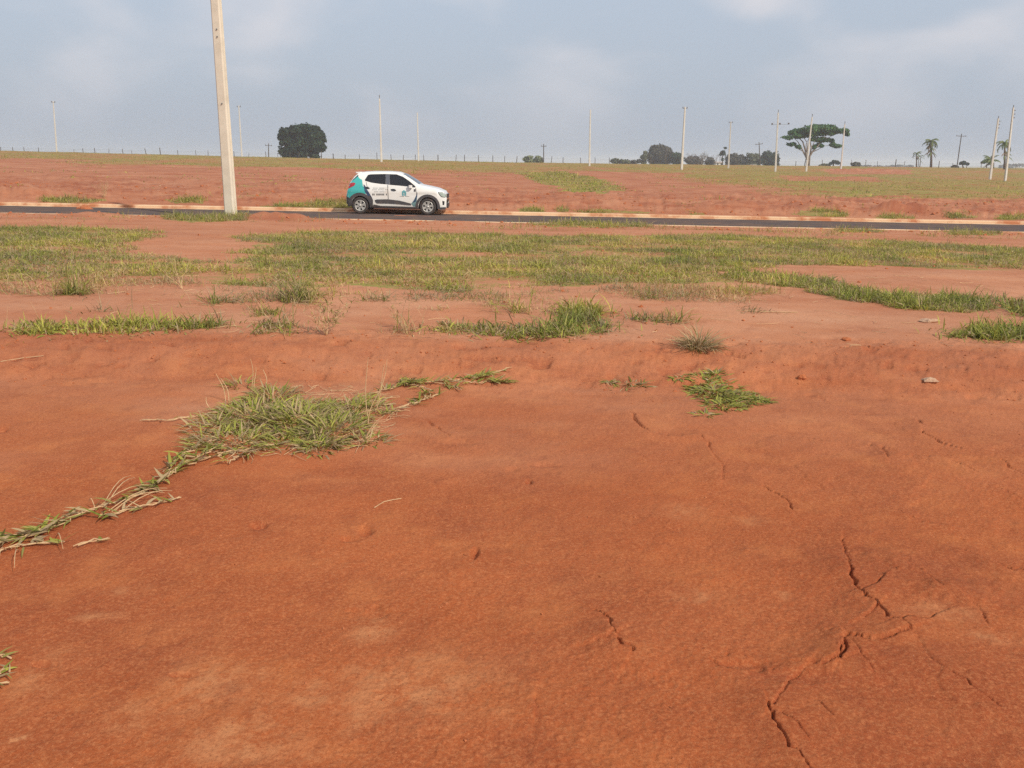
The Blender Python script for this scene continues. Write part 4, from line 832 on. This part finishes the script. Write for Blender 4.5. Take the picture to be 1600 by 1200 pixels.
# leafless trees
def bare(px, pb, pt, Y, spread, label, n=6, r=.28, mt=None, depth=4):
    b = onground(px, Y); root = empty('bare_tree', b, label, 'tree', FARG); H = (at(px, pt, Y)-b).z; m = MB()
    def grow(p, d, L_, r_, lv):
        e = p+d*L_; m.tube([p, p.lerp(e, .5)+Vector((RNG.normal(0, .05*L_), RNG.normal(0, .05*L_), 0)), e], [r_, r_*.8, r_*.6], 4, cap=False)
        if lv == 0: return
        for _ in range(3 if lv > 1 else 4):
            dd = (d+Vector((RNG.normal(0, spread), RNG.normal(0, spread), RNG.normal(.12, .25)))).normalized(); grow(e, dd, L_*RNG.uniform(.6, .85), r_*.6, lv-1)
    for i in range(n):
        a = 2*math.pi*i/n; grow(Vector((0, 0, -.3)), Vector((math.cos(a)*spread*.8, math.sin(a)*spread*.8, 1)).normalized(), H*.30, r, depth)
    m.build('branches', mt or M_TW, root); return root
bare(1090, 257, 228, 420, .75, 'leafless spreading grey tree behind a pale pole', 4, .22)
bare(1122, 257, 234, 415, .35, 'thin leafless tree left of the slender leafy one', 2, .12, depth=3)
bare(1204, 258, 228, 440, .4, 'leafless crown poking above the dark green tree', 2, .12, depth=3)
bare(1192, 258, 226, 445, .25, 'thin leafless tree behind the grey old pole', 1, .12, depth=3)
tree('slender_tree', 'slender tree with small dark leaf tufts beside the white house', 400, 1129, [(1133, 231, 3, 1.5), (1130, 237, 4, 2.5), (1127, 241, 3, 2), (1131, 240, 3, 3), (1129, 249, 2, 3)], 60, .4, M_L1, [[(1129, 258, .22), (1129, 245, .18), (1131, 238, .12), (1134, 231, .06)]], FARG)
# ------------------------------------------------------------------ palms
def palm(px, Y, ptop, trunk_r, fronds, label, lean=0., droop=1.6, skirt=0, fl=3.0):
    b = onground(px, Y); root = empty('palm_tree', b, label, 'palm tree', 'palms by the fence at right'); tp = bt(px+lean, ptop, Y, b)
    m = MB(); m.tube([(0, 0, -.3), tp*.35+Vector((.05, 0, 0)), tp*.7, tp], [trunk_r*1.25, trunk_r, trunk_r*.9, trunk_r*.8], 8); m.build('trunk', M_BARK, root, smooth=True)
    def frond(p0, az, el, L_, dr, mt_, w=.5):
        V = []; Fc = []; p = Vector(p0); e = el; n = 12; h = Vector((math.cos(az), math.sin(az), 0)); side = Vector((-math.sin(az), math.cos(az), 0)); mm = MB(); path = []
        for i in range(n+1):
            path.append(p.copy()); t = i/n
            if i > 1:
                d = h*math.cos(e)+Vector((0, 0, math.sin(e)))
                ll = w*math.sin(math.pi*min(.97, t*.8+.2))**.6*L_*.55
                for sg in (-1, 1):
                    for jj in (0, .5):
                        q = p-d*(L_/n)*jj; tip = q+side*sg*ll*.6+d*ll*.45+Vector((0, 0, -ll*(.35+RNG.random()*.35)))
                        wv = d*.075; b0 = len(mm.v); mm.v += [tuple(q-wv), tuple(q+wv), tuple(tip)]; mm.f.append((b0, b0+1, b0+2))
            p = p+(h*math.cos(e)+Vector((0, 0, math.sin(e))))*L_/n; e -= dr/n
        mm.tube(path, [.05*(1-.8*i/n) for i in range(n+1)], 4, cap=False); mm.build('frond', mt_, root)
    for i in range(fronds):
        frond(tp, RNG.random()*6.28, RNG.uniform(.2, 1.35), fl*RNG.uniform(.75, 1.1), droop*RNG.uniform(.8, 1.3), M_L5)
    for i in range(skirt):
        frond(tp*RNG.uniform(.55, .95), RNG.random()*6.28, RNG.uniform(-.6, .2), fl*.8*RNG.uniform(.7, 1.1), 1.1, M_DEAD if RNG.random() < .45 else M_L5, .35)
    return root
M_DEAD = leafmat('dead_fronds', (.20, .14, .085), (.28, .20, .12))
palm(1455, 240, 222, .28, 16, 'tallest palm with hanging fronds near the right edge', skirt=22, fl=2.7, droop=2.3)
palm(1432, 240, 241, .16, 7, 'small thin palm left of the tallest palm', skirt=6, fl=1.6, droop=2.4)
palm(1437, 246, 244, .1, 3, 'thin drooping sapling palm between small and tallest palm', skirt=2, fl=1.5, droop=2.2, lean=2)
palm(1570, 215, 226, .22, 13, 'palm behind the taller leaning pale pole', skirt=7, fl=2.8, droop=2.4)
palm(1549, 222, 251, .2, 14, 'short bushy palm behind the left leaning pale pole', skirt=3, fl=2.7, droop=1.6)
tree('small_tree', 'dark low tree left of the short bushy palm', 260, 1540, [(1541, 252, 4.5, 2), (1537, 254, 3, 1.5), (1545, 253, 3, 2)], 130, .3, M_L1, [[(1541, 264, .15), (1541, 255, .1)]], FARG)
# small white farmhouse between the far trees
hb = onground(1122, 405); house = empty('farmhouse', hb, 'tiny white farmhouse with pale roof among the hazy trees', 'house')
M_WHITEW = mat('white_wall', (.75, .73, .70), .8); M_TILE = mat('roof_tile', (.42, .34, .29), .8); M_DARKG = mat('dark_glass', (.03, .03, .035), .2)
hs = at(1122, 256.5, 405).z-hb.z
m = MB(); m.box(-1.4, 1.8, -1.5, 1.5, -.5, hs+.6); m.build('wall', M_WHITEW, house)
m = MB(); m.add([(-1.7, -1.9, hs+.6), (2.1, -1.9, hs+.6), (2.1, 1.9, hs+.6), (-1.7, 1.9, hs+.6), (-1.7, 0, hs+1.1), (2.1, 0, hs+1.1)], [(0, 1, 5, 4), (2, 3, 4, 5), (0, 4, 3), (1, 2, 5), (0, 3, 2, 1)]); m.build('roof', M_TILE, house)
for xx in (-.9, .7):
    m = MB(); m.box(xx, xx+.7, -1.53, -1.5, hs-.3, hs+.3); m.build('window', M_DARKG, house)
hb2 = onground(1177, 410); shed = empty('shed', hb2, 'tiny pale shed in front of the olive hazy tree', 'shed'); hs = at(1177, 259, 410).z-hb2.z-.4
m = MB(); m.box(-1.2, 1.2, -1, 1, -.5, hs+.4); m.build('wall', M_WHITEW, shed)
m = MB(); m.add([(-1.4, -1.3, hs+.4), (1.4, -1.3, hs+.4), (1.4, 1.3, hs+.4), (-1.4, 1.3, hs+.4), (-1.4, 0, hs+.9), (1.4, 0, hs+.9)], [(0, 1, 5, 4), (2, 3, 4, 5), (0, 4, 3), (1, 2, 5), (0, 3, 2, 1)]); m.build('roof', M_TILE, shed)
# ------------------------------------------------------------------ the car
M_PAINT = mat('white_paint', (.80, .785, .74), .28, coat=.6, noise=(1.8, (.72, .64, .54), .5, .85))
M_TEAL = mat('teal_wrap', (.055, .42, .40), .32, coat=.4)
M_NAVY = mat('navy_wrap', (.035, .065, .13), .35, coat=.3)
M_CLAD = mat('grey_cladding', (.060, .056, .060), .6, noise=(6, (.11, .085, .075), .45, .75))
M_GLASS = mat('tinted_glass', (.012, .012, .015), .05, spec=.5)
M_GLASS2 = mat('pillar_film', (.10, .105, .125), .25)
M_RUB = mat('tyre_rubber', (.035, .032, .031), .85, noise=(9, (.10, .06, .045), .45, .75))
M_RIM = mat('wheel_cover', (.48, .46, .42), .35, metal=.3)
M_BLACK = mat('black_plastic', (.018, .018, .02), .5)
M_RED = mat('tail_lamp_red', (.40, .02, .03), .15, coat=.5)
M_LAMP = mat('head_lamp', (.38, .45, .40), .12, coat=.8)
M_INK = mat('decal_ink', (.13, .12, .115), .5)
M_LOGO = mat('logo_teal', (.13, .36, .39), .4)
top_x = [-.51, -.505, -.47, -.42, -.36, -.22, -.09, .1, .43, 1.0, 1.35, 1.585, 1.87, 2.13, 2.45, 2.74, 2.97, 3.04, 3.07]
top_z = [.58, .66, .80, .93, 1.10, 1.30, 1.415, 1.45, 1.475, 1.485, 1.465, 1.385, 1.215, 1.045, .985, .925, .83, .72, .58]
def zt(x): return float(np.interp(x, top_x, top_z))
RW, FWX, WR, WZ = 0.0, 2.42, .292, .292
def zb(x):
    z = float(np.interp(x, [-.51, -.42, 0, 2.8, 3.07], [.36, .27, .235, .23, .26]))
    for c in (RW, FWX):
        d = abs(x-c)
        if d < .345: z = max(z, WZ+math.sqrt(.345**2-d*d)*.99)
    return z
def halfw(x, z):
    w = float(np.interp(z, [.2, .35, .62, .85, 1.0, 1.2, 1.42, 1.5], [.735, .775, .79, .785, .765, .69, .60, .565]))
    w *= float(np.interp(x, [-.51, -.48, -.42, -.3, 0, 2.45, 2.75, 2.93, 3.03, 3.07], [.84, .90, .94, .975, 1, 1, .965, .90, .80, .70]))
    w += .012*math.exp(-((z-.80)/.06)**2)
    R_ = .09; t = min(1, max(0, (z-(zt(x)-R_))/R_)); w -= .11*(1-math.sqrt(max(0, 1-t*t)))
    return w
car = empty('parked_car', (0, 0, 0), 'small white hatchback with teal rear quarter and grey cladding parked on the road', 'car')
xs = sorted(set([round(v, 4) for v in list(np.linspace(-.51, 3.07, 70))+top_x+[c+s*d for c in (RW, FWX) for s in (-1, 1) for d in (.346, .340, .325, .30, .27, .23, .18, .12, .06, 0)]]))
NS = 16; NT = 5
def section(x, off=0.):
    a, b_ = zb(x), zt(x); pts = []
    for i in range(NS+1):
        s = i/NS; z = a+(b_-.09-a)*s if i < NS-3 else None
        if z is None: u = (i-(NS-4))/4; z = b_-.09+.09*math.sin(u*math.pi/2); 
        pts.append((x, halfw(x, min(z, b_-1e-4)) if i < NS else halfw(x, b_-1e-5), z))
    wt = pts[-1][1]
    for j in range(1, NT+1):
        t = j/NT; pts.append((x, wt*(1-t), b_+.022*(1-(1-t)**2)))
    return [(p[0], -p[1], p[2]) for p in pts]+[(p[0], p[1], p[2]) for p in pts[:-1][::-1]]
secs = [section(x) for x in xs]; nn = len(secs[0]); m = MB()
for s in secs: m.v += s
m.f = [(i*nn+k, i*nn+k+1, (i+1)*nn+k+1, (i+1)*nn+k) for i in range(len(xs)-1) for k in range(nn-1)]
m.f += [(i*nn+nn-1, i*nn, (i+1)*nn, (i+1)*nn+nn-1) for i in range(len(xs)-1)]
m.f += [tuple(range(nn)), tuple((len(xs)-1)*nn+k for k in range(nn-1, -1, -1))]
m.f = [f[::-1] for f in m.f]
body = m.build('body', M_PAINT, car, smooth=True)
def side_patch(name, poly, mt, eps=.004, side=-1, parent=None, step=.06, thick=0):
    poly = [Vector(p) for p in poly]
    # densify edges, then triangulate with an interior lattice
    pts = []; 
    for a, b_ in zip(poly, poly[1:]+poly[:1]):
        n = max(1, int((b_-a).length/step)); pts += [a.lerp(b_, i/n) for i in range(n)]
    nb = len(pts); edges = [(i, (i+1) % nb) for i in range(nb)]
    xs_ = [p.x for p in pts]; zs_ = [p.y for p in pts]; P = np.array([[p.x, p.y] for p in pts]); extra = []
    for gx in np.arange(min(xs_)+step*.5, max(xs_), step):
        for gz in np.arange(min(zs_)+step*.5, max(zs_), step):
            if inpoly(np.array([gx]), np.array([gz]), P)[0]: extra.append(Vector((gx, gz)))
    v, e, f, *_ = delaunay_2d_cdt(pts+extra, edges, [], 1, 1e-5)
    m = MB(); m.v = [(p.x, side*(halfw(p.x, min(p.y, zt(p.x)-.002))+eps), p.y) for p in v]
    m.f = [tuple(t) if side < 0 else tuple(t)[::-1] for t in f]
    return m.build(name, mt, parent or car, smooth=True)
def Zp(pts): return [((x-350)/347, (650+(x-350)*.018-y)/347) for x, y in pts]
def ellipse_ring(cx, cz, r0, r1, a0, a1, n=20): return [(cx+math.cos(a0+(a1-a0)*i/n)*r1, cz+math.sin(a0+(a1-a0)*i/n)*r1) for i in range(n+1)]+[(cx+math.cos(a1-(a1-a0)*i/n)*r0, cz+math.sin(a1-(a1-a0)*i/n)*r0) for i in range(n+1)]
rwin = Zp([(410, 238), (446, 180), (480, 172), (664, 168), (672, 292), (600, 286), (500, 273), (415, 250)])
fwin = Zp([(716, 170), (800, 173), (880, 201), (960, 252), (1042, 318), (1030, 327), (900, 312), (722, 298)])
bpil = Zp([(666, 168), (714, 170), (720, 298), (674, 292)])
teal = Zp([(300, 205), (318, 190), (345, 222), (376, 238), (386, 292), (402, 330), (430, 400), (400, 425), (300, 420), (215, 480), (178, 480), (182, 420), (190, 400), (205, 345), (225, 275)])
navy = Zp([(396, 292), (412, 300), (440, 352), (466, 392), (500, 450), (515, 500), (470, 470), (440, 420), (410, 372), (402, 330)])
wedge = Zp([(1066, 385), (1058, 450), (1050, 560), (1010, 562), (985, 525), (1020, 480), (1045, 430)])
wedge_n = Zp([(1066, 385), (1030, 470), (1000, 515), (1040, 500), (1060, 440)])
strip = Zp([(535, 482), (560, 474), (700, 472), (840, 488), (985, 524), (985, 545), (840, 532), (700, 524), (560, 522), (540, 505)])
lower = Zp([(515, 535), (545, 540), (600, 552), (560, 558), (525, 556)])
sill = [(.37, .235), (2.06, .232), (2.06, .275), (.37, .30)]
bump = Zp([(176, 420), (205, 450), (250, 470), (262, 560), (262, 600)])+[(-.30, .285), (-.44, .29), (-.505, .37)]
for sd in (-1, 1):
    side_patch('rear_side_window', rwin, M_GLASS, .004, sd); side_patch('front_side_window', fwin, M_GLASS, .004, sd)
    side_patch('door_pillar', bpil, M_GLASS2, .003, sd); t_ = side_patch('rear_quarter_wrap', teal, M_TEAL, .003, sd); t_['label'] = 'teal vinyl rear quarter'
    side_patch('navy_stripe', navy, M_NAVY, .005, sd); side_patch('front_wing_wrap', wedge, mat('faded_teal', (.16, .27, .27), .4), .003, sd); side_patch('wing_stripe', wedge_n, M_NAVY, .006, sd)
    side_patch('door_cladding', strip, M_CLAD, .012, sd); side_patch('sill_corner', lower, M_CLAD, .012, sd); side_patch('sill_trim', sill, M_CLAD, .006, sd)
    side_patch('rear_bumper_corner', bump, M_CLAD, .006, sd)
    for c in (RW, FWX):
        a = side_patch('wheel_arch_cladding', ellipse_ring(c, WZ, .346, .452 if c == RW else .435, R(-6), R(186)), M_CLAD, .012, sd, step=.05)
    side_patch('rear_arch_flare', [(.40, .26), (.46, .28), (.47, .50), (.36, .66), (.30, .62), (.44, .42)], M_CLAD, .014, sd)
    hl = side_patch('headlight', Zp([(1322, 382), (1385, 398), (1402, 425), (1404, 447), (1360, 440), (1335, 412)]), M_LAMP, .008, sd, step=.04)
    side_patch('headlight_bezel', Zp([(1318, 378), (1388, 394), (1406, 424), (1412, 455), (1355, 446), (1330, 414)]), M_BLACK, .004, sd, parent=hl, step=.04)
    tl = side_patch('tail_light', Zp([(207, 345), (212, 300), (232, 278), (270, 270), (298, 280), (282, 308), (240, 328)]), M_RED, .009, sd, step=.04)
    side_patch('fog_light', Zp([(1370, 490), (1395, 500), (1390, 545), (1372, 540)]), M_BLACK, .006, sd, step=.04)
    side_patch('front_bumper_lip', Zp([(1320, 572), (1405, 568), (1408, 600), (1330, 604)]), M_CLAD, .008, sd, step=.04)
    for hx in (445, 770):
        side_patch('door_handle', Zp([(hx-28 if hx == 445 else hx-38, 320 if hx == 445 else 348), (hx+10, 322 if hx == 445 else 346), (hx+35, 342 if hx == 445 else 364), (hx+15, 346 if hx == 445 else 372), (hx-22, 340 if hx == 445 else 368)]), M_BLACK, .022, sd, step=.04)
    for sx_ in ([(692, 300), (700, 300), (706, 470), (698, 470)], [(1040, 330), (1046, 330), (1056, 420), (1050, 420)], [(425, 262), (431, 262), (452, 350), (446, 352)]):
        side_patch('door_seam', Zp(sx_), M_INK, .0035, sd, step=.05)
    side_patch('side_badge', Zp([(1018, 350), (1040, 348), (1042, 378), (1020, 382)]), M_CLAD, .006, sd, step=.04)
    mm = MB(); cx_, cz_ = 1.80, .985; hw_ = halfw(cx_, cz_)
    mm.box(cx_-.05, cx_+.08, sd*(hw_+.08)-.07, sd*(hw_+.08)+.07, cz_-.045, cz_+.055, .03); mm.build('mirror', M_PAINT, car)
    # decal lettering too small to read in the photograph: rows of short strokes
    def row(z_px, x0, x1, h, wd, gap, name='door_lettering'):
        m = MB(); x = x0; i = 0
        while x < x1:
            if (i % 7) not in ((2,) if h > 15 else (5,)):
                pp = Zp([(x, z_px+h/2), (x+wd, z_px+h/2), (x+wd, z_px-h/2), (x, z_px-h/2)])
                vs = [(a, sd*(halfw(a, b_)+.005), b_) for a, b_ in pp]; m.add(vs, [(0, 1, 2, 3)] if sd < 0 else [(3, 2, 1, 0)])
            x += wd+gap; i += 1
        m.build(name, M_INK, car)
    row(337, 515, 680, 6, 9, 3.0); row(357, 505, 695, 5, 9, 3.0); row(381, 530, 680, 6, 6, 5); row(414, 505, 690, 22, 12, 5); row(437, 845, 960, 6, 7, 4, 'logo_lettering')
    side_patch('door_logo', Zp([(872, 378), (897, 360), (925, 378), (925, 430), (905, 430), (905, 395), (890, 395), (890, 430), (872, 430)]), M_LOGO, .005, sd, step=.05)
    side_patch('logo_mark', Zp([(894, 402), (901, 402), (901, 430), (894, 430)]), M_LOGO, .005, sd, step=.05)
# glass fore and aft, over the body shell
def top_glass(name, x0, x1, inset, n=8):
    m = MB(); W_ = 7
    for i in range(n+1):
        x = x0+(x1-x0)*i/n; zz = zt(x); w = halfw(x, zz-.0001)-inset
        for j in range(W_): t = -1+2*j/(W_-1); m.v.append((x, w*t, zz+.022*(1-(t*t))+.006))
    m.f = [(i*W_+j, (i+1)*W_+j, (i+1)*W_+j+1, i*W_+j+1) for i in range(n) for j in range(W_-1)]
    return m.build(name, M_GLASS, car, smooth=True)
top_glass('windscreen', 1.52, 2.10, -.005); top_glass('rear_window', -.37, -.13, -.005)
side_patch('rear_window_edge', Zp([(250, 248), (322, 178), (330, 190), (300, 215), (262, 245)]), M_GLASS, .005, -1, step=.04)
m = MB(); m.box(-.19, .02, -.52, .52, 1.41, 1.455, .03); m.build('roof_spoiler', M_PAINT, car)
m = MB(); m.box(3.03, 3.085, -.40, .40, .60, .74, .02); m.build('grille', M_BLACK, car)
m = MB(); m.box(3.03, 3.095, -.45, .45, .27, .40, .02); m.build('bumper_intake', M_BLACK, car)
m = MB(); m.box(-.535, -.49, -.26, .26, .60, .71, .01); m.build('number_plate', M_RIM, car)
m = MB(); m.box(-.36, 2.78, -.50, .50, .20, .60, .05); m.build('underbody', M_BLACK, car)
m = MB(); m.box(3.02, 3.075, -.62, -.42, .66, .74, .02); m.box(3.02, 3.075, .42, .62, .66, .74, .02); m.build('front_lamp', M_LAMP, car)
def lathe(m, prof, cx, cy, cz, n=28, sd=-1):
    vs = []
    for (yy, r) in prof:
        for k in range(n): a = 2*math.pi*k/n; vs.append((cx+math.cos(a)*r, cy+sd*yy, cz+math.sin(a)*r))
    fs = [(i*n+k, i*n+(k+1) % n, (i+1)*n+(k+1) % n, (i+1)*n+k) for i in range(len(prof)-1) for k in range(n)]
    m.add(vs, fs if sd > 0 else [f[::-1] for f in fs])
for c in (RW, FWX):
    for sd in (-1, 1):
        yc = sd*.72; m = MB(); lathe(m, [(-.09, .19), (.02, .19), (.02, 0.001)], c, yc, WZ, 24, sd); wh = m.build('wheel', M_BLACK, car, smooth=False)
        m = MB(); lathe(m, [(-.09, .19), (-.09, .255), (-.075, .285), (-.03, WR), (.03, WR), (.062, .283), (.075, .262), (.070, .215), (.055, .20), (.04, .19)], c, yc, WZ, 32, sd); m.build('tyre', M_RUB, wh, smooth=True)
        m = MB(); lathe(m, [(.045, .200), (.062, .198), (.064, .172), (.045, .168)], c, yc, WZ, 28, sd); m.build('rim', M_RIM, wh, smooth=True)
        m = MB()
        for k in range(6):
            a = 2*math.pi*k/6+.3; ca, sa = math.cos(a), math.sin(a); px_, pz_ = -sa, ca
            q = [(.02, .040), (.10, .034), (.175, .052)]; vs = []
            for (rr, hw) in q:
                for s2 in (-1, 1): vs.append((c+ca*rr+px_*hw*s2, yc+sd*(.062 if rr > .15 else .055), WZ+sa*rr+pz_*hw*s2))
            m.add(vs, [(0, 2, 3, 1), (2, 4, 5, 3)])
        m.build('wheel_spokes', M_RIM, wh)
        m = MB(); lathe(m, [(.056, .045), (.068, .04), (.070, .001)], c, yc, WZ, 16, sd); m.build('hub_cap', M_RIM, wh, smooth=True)
CYD = 32.35
pr = at(565, 331, CYD); pf = at(670, 333, CYD); sc_ = (pf.x-pr.x)/2.42
car.location = (pr.x, CYD+.55, -.232-.0125*pr.x); car.rotation_euler = (0, math.atan(.0125), R(-1.0)); car.scale = (sc_,)*3
# ------------------------------------------------------------------ the air
m = MB(); m.box(-3300, 3300, -300, 4700, -12, 19)
hzm = bpy.data.materials.new('air'); hzm.use_nodes = True; n = hzm.node_tree.nodes; n.remove(n['Principled BSDF'])
pv = n.new('ShaderNodeVolumePrincipled'); pv.inputs['Color'].default_value = (.86, .91, 1., 1); pv.inputs['Density'].default_value = .00042; pv.inputs['Anisotropy'].default_value = .0
hzm.node_tree.links.new(pv.outputs[0], n['Material Output'].inputs['Volume'])
hazeo = m.build('haze', hzm); hazeo['kind'] = 'stuff'
